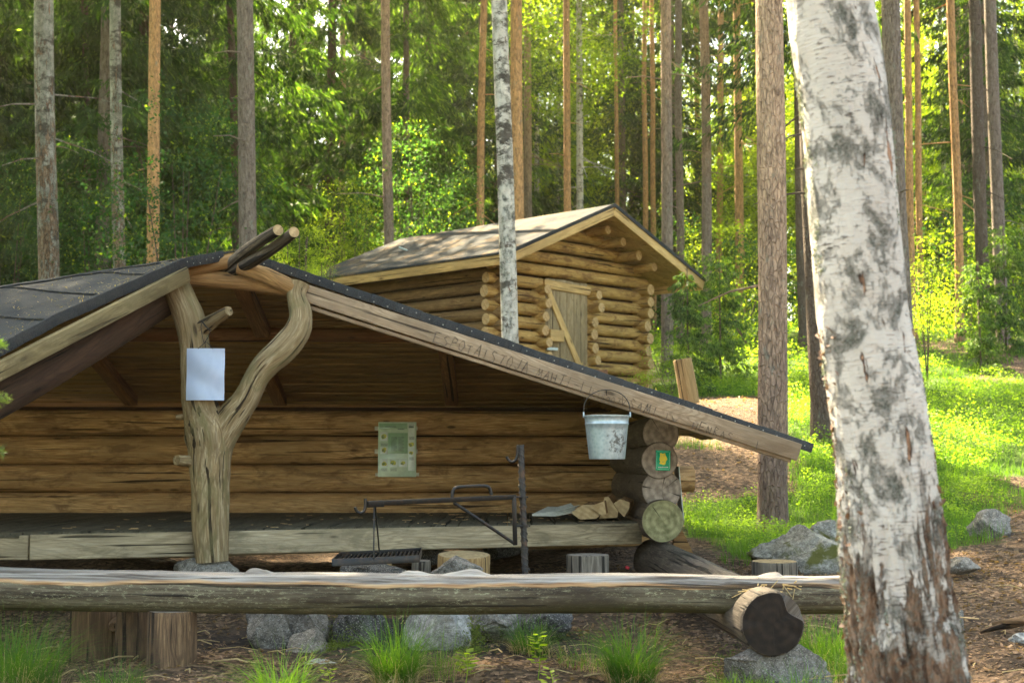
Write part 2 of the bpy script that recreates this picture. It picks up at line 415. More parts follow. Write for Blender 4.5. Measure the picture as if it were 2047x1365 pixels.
def ground_mat():
    s = N('forest_floor'); p = s.pos()
    a = s.noise(p, 1.1, 6, .65); b = s.noise(p, 26, 6, .75); c = s.voro(p, 42); d = s.noise(p, 90, 3, .6)
    col = s.ramp(b, [(.30, (.022, .014, .009)), (.5, (.08, .052, .033)), (.70, (.22, .145, .09))])
    lv = s.n('TexVoronoi', i0=s.map(p, (1, 1.4, 1)), Scale=30.)
    col = s.mix(s.ramp(s.sep(lv.outputs['Color'])[0], [(.55, 0.), (.8, .8)]), col, (.30, .19, .115))
    col = s.mix(s.ramp(a, [(.42, 0.), (.62, .7)]), col, (.075, .052, .036))
    gm = s.attr('gmask'); gx = s.sep(gm)[0]; dk = s.sep(gm)[1]
    gn = s.math('ADD', gx, s.math('MULTIPLY', s.math('SUBTRACT', s.noise(p, 1.8, 5, .7), .5), 1.2))
    green = s.ramp(b, [(.3, (.030, .055, .010)), (.7, (.10, .17, .025))])
    col = s.mix(s.ramp(gn, [(.45, 0.), (.7, 1.)]), col, green)
    col = s.mix(dk, col, s.ramp(b, [(.3, (.012, .011, .011)), (.7, (.05, .046, .043))]))
    return s.bsdf(col, .95, s.bump(s.math('ADD', s.math('ADD', b, c), d), .9, .02), .15)
M['ground'] = ground_mat()
def leaf(name, c0, c1, trans=.5, sc=1.6, rough=.6, gloss=.025):
    s = N(name); p = s.pos(); a = s.noise(p, sc, 3, .6); r = s.rand()
    f = s.math('ADD', s.math('MULTIPLY', a, .9), s.math('MULTIPLY', s.math('SUBTRACT', r, .5), .35))
    col = s.ramp(f, [(.25, c0), (.65, c1)])
    b2 = s.noise(p, sc * 14, 2, .5)
    col = s.mix(s.ramp(b2, [(.3, .55), (.6, 0.)]), col, tuple(q * .55 for q in c0))
    d = s.n('BsdfDiffuse', Color=col)
    tcol = s.mix(.5, col, s.mix(1.0, col, (1.0, 1.15, .35), 'MULTIPLY'))
    tcol = s.mix(1.0, tcol, (2.2, 2.1, 1.4), 'MULTIPLY')
    t = s.n('BsdfTranslucent', Color=tcol)
    m = s.n('MixShader', i0=trans, i1=d.outputs[0], i2=t.outputs[0])
    g = s.n('BsdfGlossy', Color=(1, 1, 1, 1), Roughness=rough)
    m2 = s.n('MixShader', i0=gloss, i1=m.outputs[0], i2=g.outputs[0])
    s.t.links.new(m2.outputs[0], s.out.inputs[0]); return s.m
M['spruce'] = leaf('spruce_needles', (.010, .028, .005), (.048, .100, .010), .42)
M['spruce_light'] = leaf('spruce_shoots', (.06, .12, .02), (.15, .24, .035), .45)
M['pine'] = leaf('pine_needles', (.045, .075, .022), (.09, .13, .035), .4)
M['decid'] = leaf('broad_leaves', (.10, .16, .010), (.28, .36, .02), .6)
M['rowan'] = leaf('rowan_leaves', (.02, .06, .015), (.05, .12, .025), .5)
M['grass'] = leaf('grass_blades', (.045, .11, .007), (.14, .25, .018), .48, 9.)
M['bilberry'] = leaf('bilberry_leaves', (.11, .19, .014), (.26, .38, .03), .58, 2.)
M['straw'] = leaf('dry_straw', (.28, .20, .10), (.50, .40, .24), .3, 8.)
M['litter'] = leaf('dead_leaves', (.09, .048, .026), (.46, .30, .19), .2, 34.)
M['moss'] = leaf('moss', (.05, .07, .008), (.13, .17, .02), .3, 9.)
def bark_pine(name, o_lo, o_hi, grey=(.26, .205, .165), orange=(.50, .33, .21)):
    s = N(name); g = s.attr(); x, y, z = s.sep(g)
    pl = s.n('TexVoronoi', {'feature': 'DISTANCE_TO_EDGE'}, i0=s.map(g, (14, 40, 40)), Scale=.8)
    n1 = s.noise(s.map(g, (8, 26, 26)), 1.2, 5, .7, .8); n2 = s.noise(s.map(g, (30, 50, 50)), 1.5, 4, .7)
    tint = s.noise(s.map(g, (1, 4, 4)), 1., 3, .6)
    hgt = s.sep(s.n('TexCoord').outputs['Object'])[2]
    f = s.math('ADD', s.math('DIVIDE', s.math('SUBTRACT', hgt, o_lo), o_hi - o_lo), s.math('MULTIPLY', s.math('SUBTRACT', tint, .5), 1.2))
    base = s.mix(s.ramp(f, [(.2, 0.), (.8, 1.)]), grey, orange)
    col = s.mix(s.ramp(n1, [(.35, .75), (.6, 0.)]), base, (.05, .03, .022))
    col = s.mix(s.ramp(n2, [(.55, 0.), (.75, .6)]), col, (.30, .26, .22))
    li = s.noise(s.map(g, (4, 9, 9)), 1.1, 5, .75)
    col = s.mix(s.ramp(li, [(.58, 0.), (.66, .6)]), col, (.22, .24, .19))
    return s.bsdf(col, .9, s.bump(s.math('ADD', s.math('MULTIPLY', s.ramp(pl.outputs['Distance'], [(0., 0.), (.12, 1.)]), .7), n1), .9, .02), .15)
M['bark_pine'] = bark_pine('pine_bark', 2., 8.)
M['bark_big'] = bark_pine('scaly_pine_bark', -1.0, 4.6, (.23, .155, .12), (.56, .38, .25))
M['bark_orange'] = bark_pine('orange_pine_bark', -1., 2.5, (.36, .22, .14), (.68, .38, .17))
M['bark_grey'] = bark_pine('grey_spruce_bark', 50., 90., (.25, .205, .17))
M['bark_dark'] = bark_pine('dark_bark', 50., 90., (.13, .10, .078))
def bark_birch(name, lo, hi, white=(.62, .60, .57), lich=.60, band=0.):
    s = N(name); g = s.attr(); x, y, z = s.sep(g); hgt = s.sep(s.objc())[2]
    wv = s.noise(s.map(g, (3, 6, 6)), 1.5, 4, .6)
    w = s.mix(s.ramp(wv, [(.35, 0.), (.7, 1.)]), tuple(q * .8 for q in white), white)
    w = s.mix(s.ramp(s.noise(s.map(g, (9, 5, 5), (9, 1, 1)), 1.3, 6, .75), [(.52, 0.), (.70, .5)]), w, (.46, .40, .34))
    fi = s.noise(s.map(g, (190, 12, 12)), 1.2, 3, .6)
    w = s.mix(s.ramp(fi, [(.54, 0.), (.66, .4)]), w, (.33, .29, .26))
    ln = s.noise(s.map(g, (130, 22, 22)), 1.4, 3, .6)
    w = s.mix(s.math('MULTIPLY', s.ramp(ln, [(.59, 0.), (.63, .85)]), s.ramp(s.noise(s.map(g, (2.5, 5, 5), (7, 3, 1)), 1.6, 4, .7), [(.38, .05), (.58, 1.)])), w, (.07, .052, .042))
    l1 = s.noise(s.map(g, (5.5, 7, 7), (2, 7, 3)), 1.7, 9, .78, .4); l2 = s.noise(g, 190, 5, .85); l3 = s.noise(g, 62, 6, .85)
    lm = s.math('MULTIPLY', s.ramp(l1, [(lich - .07, 0.), (lich + .03, 1.)]), s.ramp(l3, [(.40, .15), (.52, 1.)]))
    lc = s.ramp(l2, [(.34, (.035, .03, .024)), (.48, (.13, .13, .10)), (.62, (.36, .385, .33))])
    w = s.mix(lm, w, lc)
    tr = s.noise(s.map(g, (3.2, 17, 17), (4, 4, 9)), 1.2, 5, .6, .5)
    w = s.mix(s.ramp(tr, [(.63, 0.), (.645, 1.)]), w, (.055, .035, .025))
    w = s.mix(s.ramp(tr, [(.655, 0.), (.665, 1.)]), w, (.33, .19, .115))
    cr = s.noise(s.map(g, (6, 22, 22)), 1.25, 8, .75, 1.4)
    bk = s.ramp(cr, [(.34, (.020, .014, .011)), (.45, (.12, .066, .04)), (.54, (.30, .18, .11)), (.66, (.46, .37, .29))])
    bk = s.mix(s.ramp(l3, [(.50, 0.), (.56, .65)]), bk, lc)
    pw = s.noise(s.map(g, (5, 9, 9), (8, 3, 5)), 1.2, 6, .7)
    bk = s.mix(s.ramp(pw, [(.55, 0.), (.60, .85)]), bk, w)
    f = s.math('ADD', s.math('DIVIDE', s.math('SUBTRACT', hgt, lo), hi - lo), s.math('MULTIPLY', s.math('SUBTRACT', s.noise(s.map(g, (2.6, 10, 10)), 1.2, 7, .68, .5), .5), 3.4))
    if band:
        bn = s.noise(s.map(g, (4.2, 2.2, 2.2), (3, 3, 3)), 1.3, 5, .7)
        w = s.mix(s.ramp(bn, [(.53, 0.), (.59, band)]), w, (.06, .048, .038))
    dm = s.ramp(f, [(.30, 1.), (.36, 0.)])
    edge = s.ramp(f, [(.30, 0.), (.35, 1.), (.40, 0.)])
    col = s.mix(dm, w, bk); col = s.mix(s.math('MULTIPLY', edge, .8), col, (.045, .03, .022))
    h = s.math('ADD', s.math('MULTIPLY', s.math('MULTIPLY', lm, l2), 1.4), s.math('MULTIPLY', dm, s.math('SUBTRACT', s.math('MULTIPLY', cr, 3.2), 1.2)))
    h = s.math('ADD', h, s.math('ADD', s.math('MULTIPLY', ln, -.5), s.math('MULTIPLY', l3, .35)))
    return s.bsdf(col, .8, s.bump(h, .9, .010), .2)
M['birch_big'] = bark_birch('foreground_birch_bark', .55, 1.25, (.58, .545, .49), .575)
M['birch'] = bark_birch('birch_bark', -1., .6, (.62, .58, .50), .56, .9)
M['birch_dark'] = bark_birch('dark_birch_bark', 1., 9., (.42, .40, .34), .52, .8)
M['lichen'] = leaf('lichen_flakes', (.14, .15, .12), (.42, .46, .39), .1, 90.)
M['bark_flake'] = leaf('bark_flakes', (.13, .07, .045), (.42, .28, .2), .1, 40.)

# ------------------------------------------------------------------ terrain
_c = [  # photo pixel x, photo pixel y, depth  (points where the ground is seen)
 (300, 1350, 6.1), (800, 1345, 6.2), (1200, 1350, 6.2), (1500, 1362, 6.2), (1950, 1365, 6.0), (600, 1300, 6.9),
 (600, 1120, 11.), (1545, 1068, 11.6), (1600, 1145, 9.), (1960, 1075, 10.), (1900, 1000, 12.), (1960, 850, 16.), (1900, 700, 25.),
 (2040, 640, 35.), (1380, 806, 16.), (1290, 778, 21.), (1450, 730, 25.), (1500, 655, 34.), (1640, 872, 14.5), (1400, 900, 13.5)]
pts = [P(*q) for q in _c]
pts += [V(-1, 8.2, .24), V(1.5, 8.2, .28), V(-4, 7.5, .15), V(-3, 11, .35), V(0, 0, -.05), V(4, 0, -.05), V(-5, 2, 0.), V(.9, 3.4, 0.), V(-6, 20, 1.0), V(-2, 20, 1.7),
        V(-12, 30, 1.6), V(-20, 60, 2.5), V(0, 60, 5.), V(25, 60, 8.), V(-30, 10, 0.), V(30, 10, 1.4), V(-30, -20, -1.), V(30, -20, -1.), V(0, 90, 7.), V(50, 90, 9.5), V(-50, 90, 3.)]
CP = np.array([[p.x, p.y, p.z] for p in pts])
def _phi(r): return r
_A = _phi(np.linalg.norm(CP[:, None, :2] - CP[None, :, :2], axis=2)) + np.eye(len(CP)) * -.15
_B = np.c_[np.ones(len(CP)), CP[:, :2]]
_S = np.block([[_A, _B], [_B.T, np.zeros((3, 3))]])
_w = np.linalg.solve(_S, np.r_[CP[:, 2], 0, 0, 0])
def gz(x, y):
    x = np.asarray(x, float); y = np.asarray(y, float); sh = x.shape
    q = np.c_[x.ravel(), y.ravel()]; qc = np.c_[np.clip(q[:, 0], -60, 60), np.clip(q[:, 1], -25, 95)]
    r = np.linalg.norm(qc[:, None, :] - CP[None, :, :2], axis=2)
    z = r @ _w[:-3] + _w[-3] + qc @ _w[-2:]
    z = z + .035 * np.sin(qc[:, 0] * 1.7 + 1.3 * np.sin(qc[:, 1] * .9)) * np.cos(qc[:, 1] * 1.3) + .012 * np.sin(qc[:, 0] * 5.1 + qc[:, 1] * 3.3)
    return z.reshape(sh)
def G(x, y): return float(gz(np.array([x]), np.array([y]))[0])
def green_mask(x, y):
    """1 where grass and bilberry cover the ground, 0 on bare litter"""
    m = np.zeros_like(x)
    def ell(cx, cy, rx, ry, k=1.): return np.clip(1.35 - ((x - cx) / rx) ** 2 - ((y - cy) / ry) ** 2, 0, 1) * k
    m = np.maximum(m, ell(2.6, 11.6, 1.35, 2.2)); m = np.maximum(m, ell(5.6, 16.5, 3.3, 4.2)); m = np.maximum(m, ell(3.9, 14.6, 1.6, 2.4))
    m = np.maximum(m, ell(3.2, 20., 1.8, 2.6)); m = np.maximum(m, ell(5., 24., 3., 5.)); m = np.maximum(m, np.clip((y - 24) / 5, 0, 1) * .9)
    m = np.maximum(m, ell(1.6, 6.6, .5, .6, .7)); m = np.maximum(m, np.clip((-x - 4.5) / 2, 0, 1) * .7)
    path = np.clip(1.2 - ((x - (1.9 + .12 * (y - 13))) / .75) ** 2, 0, 1) * (y > 12.4) * (y < 18.5)
    return np.clip(m - path, 0, 1)
def axis(segs):
    o = []
    for a, b, st in segs: o += list(np.arange(a, b, st))
    return np.array(o + [segs[-1][1]])
xs = axis([(-500, -60, 55), (-60, -12, 3), (-12, -4, .4), (-4, 6, .05), (6, 14, .3), (14, 60, 3), (60, 500, 55)])
ys = axis([(-200, -20, 30), (-20, 4, 2), (4, 13, .05), (13, 24, .2), (24, 40, 1), (40, 100, 5), (100, 900, 80)])
GX, GY = np.meshgrid(xs, ys); GZ = gz(GX, GY)
fine = np.zeros_like(GX)
for j in range(GX.shape[0]):
    if not (4 <= ys[j] <= 13): continue
    for i in range(GX.shape[1]):
        if -4 <= xs[i] <= 6:
            fine[j, i] = .03 * mn.noise(V(xs[i] * 2.5, ys[j] * 2.5, 0)) + .016 * mn.noise(V(xs[i] * 9, ys[j] * 9, 3)) + .008 * mn.noise(V(xs[i] * 22, ys[j] * 22, 5))
GZ = GZ + fine
nx, ny = len(xs), len(ys)
me = bpy.data.meshes.new('ground')
idx = np.arange(nx * ny).reshape(ny, nx)
quads = np.stack([idx[:-1, :-1], idx[:-1, 1:], idx[1:, 1:], idx[1:, :-1]], -1).reshape(-1, 4)
def fast_mesh(name, v, q, mats, mi=None, smooth=False, extra=None):
    me = bpy.data.meshes.new(name); v = np.asarray(v, np.float32); q = np.asarray(q, np.int32); k = q.shape[1]
    me.vertices.add(len(v)); me.vertices.foreach_set('co', v.ravel())
    me.loops.add(q.size); me.loops.foreach_set('vertex_index', q.ravel())
    me.polygons.add(len(q)); me.polygons.foreach_set('loop_start', np.arange(0, q.size, k, dtype=np.int32))
    me.polygons.foreach_set('use_smooth', np.full(len(q), smooth))
    if mi is not None: me.polygons.foreach_set('material_index', np.asarray(mi, np.int32))
    for m in (mats if isinstance(mats, (list, tuple)) else [mats]): me.materials.append(m)
    if extra is not None:
        for nm, arr in extra.items():
            at = me.attributes.new(nm, 'FLOAT_VECTOR', 'POINT'); at.data.foreach_set('vector', np.asarray(arr, np.float32).ravel())
    me.update(); me.validate(); return me
gmask = green_mask(GX, GY)
soot = np.clip(1.3 - ((GX + .55) / 1.1) ** 2 - ((GY - 7.0) / .55) ** 2, 0, 1)
me = fast_mesh('ground', np.stack([GX, GY, GZ], -1).reshape(-1, 3), quads, M['ground'], smooth=True,
               extra={'gmask': np.stack([gmask, soot, gmask * 0], -1).reshape(-1, 3)})
go = bpy.data.objects.new('ground', me); SC.collection.objects.link(go); go['kind'] = 'structure'
def link_mesh(name, me, parent=None, loc=None):
    o = bpy.data.objects.new(name, me); SC.collection.objects.link(o)
    if loc is not None: o.location = loc
    return attach(o, parent)

# ------------------------------------------------------------------ log shelter
sh = thing('log_shelter', 'open log shelter with black felt roof, plank platform and forked trunk post', 'shelter', (-.6, 9.4, .3))
WL, EG = M['wall_log'], M['end_grey']
rows = [(870.5, 820), (928, 870.5), (983, 928), (1041, 983)]          # lower/upper pixel rows of the wall logs
for i, (yl, yt) in enumerate(rows + [(1098, 1041)]):
    Yl, Yr = 10.55, 10.80
    yc = (yl + yt) / 2; r = (yl - yt) / 2 / F * 10.7 * .955
    a = P(200, yc, 10.62); zc = a.z
    xr = 1.36 if i in (0, 2) else 1.10
    one_tube('log', [WL, M['end_honey']], sh, [V(-6.2, 10.42, zc), V(-3, 10.55, zc), V(0, 10.66, zc - .004), V(xr, 10.72, zc - .008)], [r, r * 1.02, r, r * .98],
             seg=20, amp=.045, freq=1.3, capmi=1, step=.12)
# dark board added behind the logs to stop light leaks and darken the gaps
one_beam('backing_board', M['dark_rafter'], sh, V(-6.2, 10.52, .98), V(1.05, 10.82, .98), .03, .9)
# side wall at the right: log ends face the camera
ends = [(1321, 866, 37, M['end_grey']), (1318, 920, 36.5, M['end_grey']), (1323, 979, 40, M['end_grey']), (1325, 1041, 42, M['end_olive'])]
for k, (ex, ey, er, em) in enumerate(ends):
    yf = [8.86, 8.80, 8.82, 8.72][k]
    p = P(ex, ey, yf); q = V(p.x - .085, 11.0, p.z - .003)
    one_tube('log', [M['corner'], em], sh, [p, q], [er / F * yf, er / F * yf * .96], seg=40, amp=.035, freq=1.2, capmi=1, step=.15, cham=.006)
one_beam('drip_sheet', M['sheet'], sh, P(1352.5, 932, 8.95), P(1362, 1038, 8.95), .25, .006, up=V(1, 0, 0))
# platform
dk = []
pz = P(1280, 1039, 8.95).z
pr, pm, pl = P(1280, 1039, 8.95), P(425, 1062, 7.98), P(60, 1072, 7.70)
pz = (pr.z + pm.z) / 2 - .0
pr.z = pm.z = pl.z = pz
def deck_front(x):
    if x > pm.x: return lerp(pm.y, pr.y, (x - pm.x) / (pr.x - pm.x))
    return lerp(pl.y, pm.y, (x - pl.x) / (pm.x - pl.x))
mb = MB(); x = -3.8
while x < pr.x - .02:
    w = .145; yf = deck_front(x + w / 2) + .02
    box(mb, (x + w / 2, (yf + 10.46) / 2, pz - .016 + rnd.uniform(-.001, .001)), (w - .005, 10.46 - yf, .030), None, 0, 1, .003); x += w
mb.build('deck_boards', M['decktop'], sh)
one_beam('edge_board', M['platform'], sh, V(pm.x + .05, pm.y - .01, pz - .072), V(pr.x, pr.y, pz - .072), .045, .128)
one_beam('edge_board', M['platform'], sh, V(pl.x, pl.y, pz - .080), V(pm.x - .02, pm.y - .02, pz - .076), .045, .134)
one_beam('edge_board', M['platform'], sh, V(pl.x - 1.6, pl.y - .02, pz - .084), V(pl.x - .006, pl.y + .012, pz - .082), .045, .13)
one_beam('joist', M['platform'], sh, V(pm.x + .02, pm.y + .06, pz - .125), V(pr.x - .7, pr.y + .0, pz - .130), .06, .05)
one_beam('joist', M['platform'], sh, V(pl.x - 1.6, pl.y + .07, pz - .135), V(pm.x - .1, pm.y + .05, pz - .132), .06, .05)
# roof planes --------------------------------------------------------------
A = P(475, 499, 8.0); E = P(1622, 888.5, 8.0); SB = .27
sR = (A.z - E.z) / (E.x - A.x)
C = V(1.22, 0, 0); C.z = A.z - sR * (C.x - A.x); C.y = 8.0 + (A.z - C.z) / SB
rd = V(-1, .343, -.0926)
H = A + rd * 4.2; HB = V(H.x, C.y, C.z)
fl = [P(452, 503, 7.98), P(375, 517, 7.85), P(300, 549, 7.55), P(120, 628, 6.88), P(0, 692, 6.45)]
L1 = fl[-1] + (fl[-1] - fl[-2]) * 1.4
L2 = V(-5.6, 6.6, L1.z - .2)
up = V(0, 0, 1)
def slab(name, poly, t, mat, off=0.):
    return prism(MB(), [Vector(p) - up * off for p in poly], V(0, 0, -t), 0).build(name, mat, sh, False)
slab('roof_felt', [A, E, C], .012, M['felt'])
slab('roof_felt', [A, C, HB, H], .012, M['felt'])
# front left slope is a fan from the ridge so that it follows the kinked rake
def fan(off, t, name, mat, sag=.0):
    mb = MB(); ridge = [A, A + rd * .6, A + rd * 1.2, A + rd * 2.0, A + rd * 2.9, A + rd * 4.2, A + rd * 4.2]
    front = [A + V(-.02, -.02, -.005)] + fl + [L1]
    n = 9; top = []
    for i in range(7):
        a, b = ridge[i], (front[i] if off == 0. else lerp(ridge[i], front[i], .965))
        for j in range(n): top.append(lerp(a, b, j / (n - 1)) - up * (off + sag * math.sin(math.pi * j / (n - 1))))
    nv = len(top); vs = top + [p - up * t for p in top]; fs = []
    for i in range(6):
        for j in range(n - 1):
            q = (i * n + j, (i + 1) * n + j, (i + 1) * n + j + 1, i * n + j + 1)
            fs.append(q); fs.append(tuple(k + nv for k in reversed(q)))
    for i in range(6):
        fs.append((i * n + n - 1, (i + 1) * n + n - 1, (i + 1) * n + n - 1 + nv, i * n + n - 1 + nv))
    mb.add(vs, fs); return mb.build(name, mat, sh, False)
fan(0., .012, 'roof_felt', M['felt'], .01)
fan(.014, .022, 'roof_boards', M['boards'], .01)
fl2 = [A, A + rd * 4.2]
slab('roof_felt', [A + rd * 4.2, L1, L2], .02, M['felt'])
# felt lap seams on the left slope
def strip(name, pts3, w, t, mat, parent):
    mb = MB()
    for a, b in zip(pts3[:-1], pts3[1:]): beam(mb, a, b, w, t, mi=0, bev=.001)
    return mb.build(name, mat, parent, True)
# right rake: drip edge of felt, fascia board and under board
ex = (E - A).normalized(); nrm = V(-ex.z, 0, ex.x)
if nrm.z < 0: nrm = -nrm
st_ = P(520, 515, 7.985)
mb = MB(); n = 44
for i in range(n):
    a = lerp(st_, E, i / n); b = lerp(st_, E, (i + 1) / n + .002)
    wv = .002 * math.sin(i * .8) + rnd.uniform(-.0015, .0015)
    beam(mb, a - nrm * (.020 - wv) + V(0, -.03, 0), b - nrm * (.020 - wv) + V(0, -.03, 0), .014, .052, up=nrm, bev=.002)
mb.build('felt_edge', M['felt'], sh)
fa, fb = P(608, 586.5 - 3, 7.955), P(1598, 902 + 1, 7.955)
fas = one_beam('fascia_board', M['fascia'], sh, fa - nrm * .004, fb - nrm * .004, .028, .098, up=nrm)
one_beam('under_board', M['fascia'], sh, P(603, 610, 7.98), P(1580, 920.5, 7.98), .04, .022, up=nrm)
# nail heads along felt edge
mb = MB()
for i in range(40):
    p = lerp(st_, E, (i + .5) / 40) - nrm * (.022 + rnd.uniform(-.012, .012)) + V(0, -.0385, 0)
    box(MB(), p, (.007, .003, .007), None, 0, 0, .001).build('nail', M['nail'], sh)
for i in range(24):
    t = (i + .5) / 24 * 4; k = int(t); p = lerp(fl[k], fl[k + 1], t - k) + V(-.016, -.022, -.03 + rnd.uniform(-.014, .014))
    box(MB(), p, (.007, .003, .007), None, 0, 0, .001).build('nail', M['nail'], sh)
# left rake
d4 = V(-.012, -.012, 0)
for seg_pts in [fl + [L1]]:
    mb = MB(); mb2 = MB()
    for a, b in zip(seg_pts[:-1], seg_pts[1:]):
        K = 10
        for i in range(K):
            p, q = lerp(a, b, i / K), lerp(a, b, (i + 1) / K + .004)
            wv = .0012 * math.sin(i * 1.1 + a.x * 9)
            beam(mb, p + d4 - V(0, 0, .026 + wv), q + d4 - V(0, 0, .026 + wv), .014, .058, bev=.002)
    mb.build('felt_edge', M['felt'], sh)
one_beam('fascia_board', M['lfascia'], sh, fl[1] + V(.0, .0, -.088), L1 + V(.0, .0, -.094), .03, .085)
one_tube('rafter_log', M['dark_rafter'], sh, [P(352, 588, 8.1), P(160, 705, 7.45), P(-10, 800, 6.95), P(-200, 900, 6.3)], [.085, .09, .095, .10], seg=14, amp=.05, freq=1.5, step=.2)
# ceiling boards under the back slope and under the right slope
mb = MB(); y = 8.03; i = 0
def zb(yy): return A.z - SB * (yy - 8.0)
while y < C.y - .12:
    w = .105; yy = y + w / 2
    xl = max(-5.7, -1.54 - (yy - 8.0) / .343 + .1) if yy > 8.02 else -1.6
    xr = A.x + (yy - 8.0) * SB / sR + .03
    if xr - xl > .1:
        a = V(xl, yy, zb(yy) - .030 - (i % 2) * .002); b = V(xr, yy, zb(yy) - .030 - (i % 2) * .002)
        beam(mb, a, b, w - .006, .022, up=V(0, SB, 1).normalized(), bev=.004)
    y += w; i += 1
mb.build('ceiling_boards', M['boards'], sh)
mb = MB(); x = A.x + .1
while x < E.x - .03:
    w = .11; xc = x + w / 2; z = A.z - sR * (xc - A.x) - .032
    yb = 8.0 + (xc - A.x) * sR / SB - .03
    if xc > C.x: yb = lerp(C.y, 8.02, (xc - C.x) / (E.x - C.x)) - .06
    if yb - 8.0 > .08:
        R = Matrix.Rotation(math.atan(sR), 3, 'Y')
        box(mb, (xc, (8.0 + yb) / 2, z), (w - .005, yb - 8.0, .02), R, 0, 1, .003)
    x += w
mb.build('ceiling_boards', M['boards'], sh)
# rafters and purlin
yp = 9.1; zp = zb(yp) - .095
one_tube('purlin', [M['rafter'], M['end_honey']], sh, [V(P(140, 688, yp).x, yp, zp), V(-1.6, yp + .02, zp + .004), V(P(905, 690, yp).x, yp + .04, zp)], [.043, .045, .04], seg=14, amp=.08, freq=2, capmi=1, step=.12)
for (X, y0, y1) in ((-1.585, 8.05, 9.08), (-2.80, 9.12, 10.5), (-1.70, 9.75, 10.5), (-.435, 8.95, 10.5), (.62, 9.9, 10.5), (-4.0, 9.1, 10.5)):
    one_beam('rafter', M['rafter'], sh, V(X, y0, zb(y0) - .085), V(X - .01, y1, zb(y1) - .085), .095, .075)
# front logs at the apex
HO = [M['honey'], M['end_honey']]
one_tube('tie_log', HO, sh, [P(350, 553, 8.02), P(470, 562, 8.02), P(600, 583, 8.02)], [.044, .048, .042], seg=16, amp=.06, capmi=1, step=.08)
one_tube('rafter_log', HO, sh, [P(372, 541, 7.97), P(465, 521, 7.99)], [.036, .04], seg=14, amp=.06, capmi=1, step=.08)
one_tube('rafter_log', HO, sh, [P(476, 535, 7.93), P(530, 550, 7.93), P(588, 577, 7.93)], [.040, .047, .044], seg=16, amp=.06, capmi=1, step=.08)
PO = [M['pole'], M['end_pale']]
one_tube('ridge_pole', PO, sh, [P(440, 549, 8.1), P(480, 512, 7.9), P(520, 482, 7.65), P(556, 460, 7.42)], [.034, .036, .032, .029], seg=18, amp=.06, freq=4, capmi=1, step=.05)
one_tube('ridge_pole', PO, sh, [P(440, 556, 8.15), P(500, 524, 7.85), P(550, 494, 7.62), P(588, 464, 7.36)], [.034, .035, .031, .028], seg=18, amp=.06, freq=4, capmi=1, step=.05)
# forked post
po = MB(); k = 7.9 / F
tube(po, [P(424, 1122, 7.9), P(421, 1060, 7.9), P(420, 985, 7.9), P(419, 925, 7.9), P(420, 870, 7.9), P(401, 810, 7.9), P(391, 745, 7.9), P(388, 690, 7.9), P(379, 640, 7.9), P(364, 600, 7.93), P(349, 565, 7.97), P(342, 545, 8.0)],
     [33 * k, 36 * k, 37 * k, 42 * k, 49 * k, 35 * k, 30 * k, 30 * k, 30 * k, 28 * k, 27 * k, 22 * k], seg=32, amp=.085, freq=3.5, step=.035, seed=3.)
tube(po, [P(420, 925, 7.92), P(436, 880, 7.9), P(462, 838, 7.89), P(494, 793, 7.87), P(511, 757, 7.86), P(530, 730, 7.85), P(566, 697, 7.86), P(594, 662, 7.88), P(601, 628, 7.9), P(592, 592, 7.93), P(597, 568, 7.95)],
     [30 * k, 35 * k, 32 * k, 27 * k, 25 * k, 26.5 * k, 28 * k, 26 * k, 22.5 * k, 18.5 * k, 23 * k], seg=28, amp=.09, freq=3.5, step=.035, seed=9.)
tube(po, [P(392, 660, 7.9), P(415, 648, 7.86), P(438, 633, 7.8), P(457, 621, 7.75)], [22 * k, 15 * k, 12 * k, 10 * k], seg=16, amp=.12, freq=9, step=.02)
tube(po, [P(400, 925, 7.9), P(375, 921, 7.83), P(353, 919, 7.76)], [17 * k, 11 * k, 10 * k], seg=14, amp=.1, freq=9, step=.02)
tube(po, [P(380, 832, 7.9), P(352, 834, 7.9)], [8 * k, 5 * k], seg=10, amp=.1, step=.02)
post = po.build('forked_post', M['post'], sh)
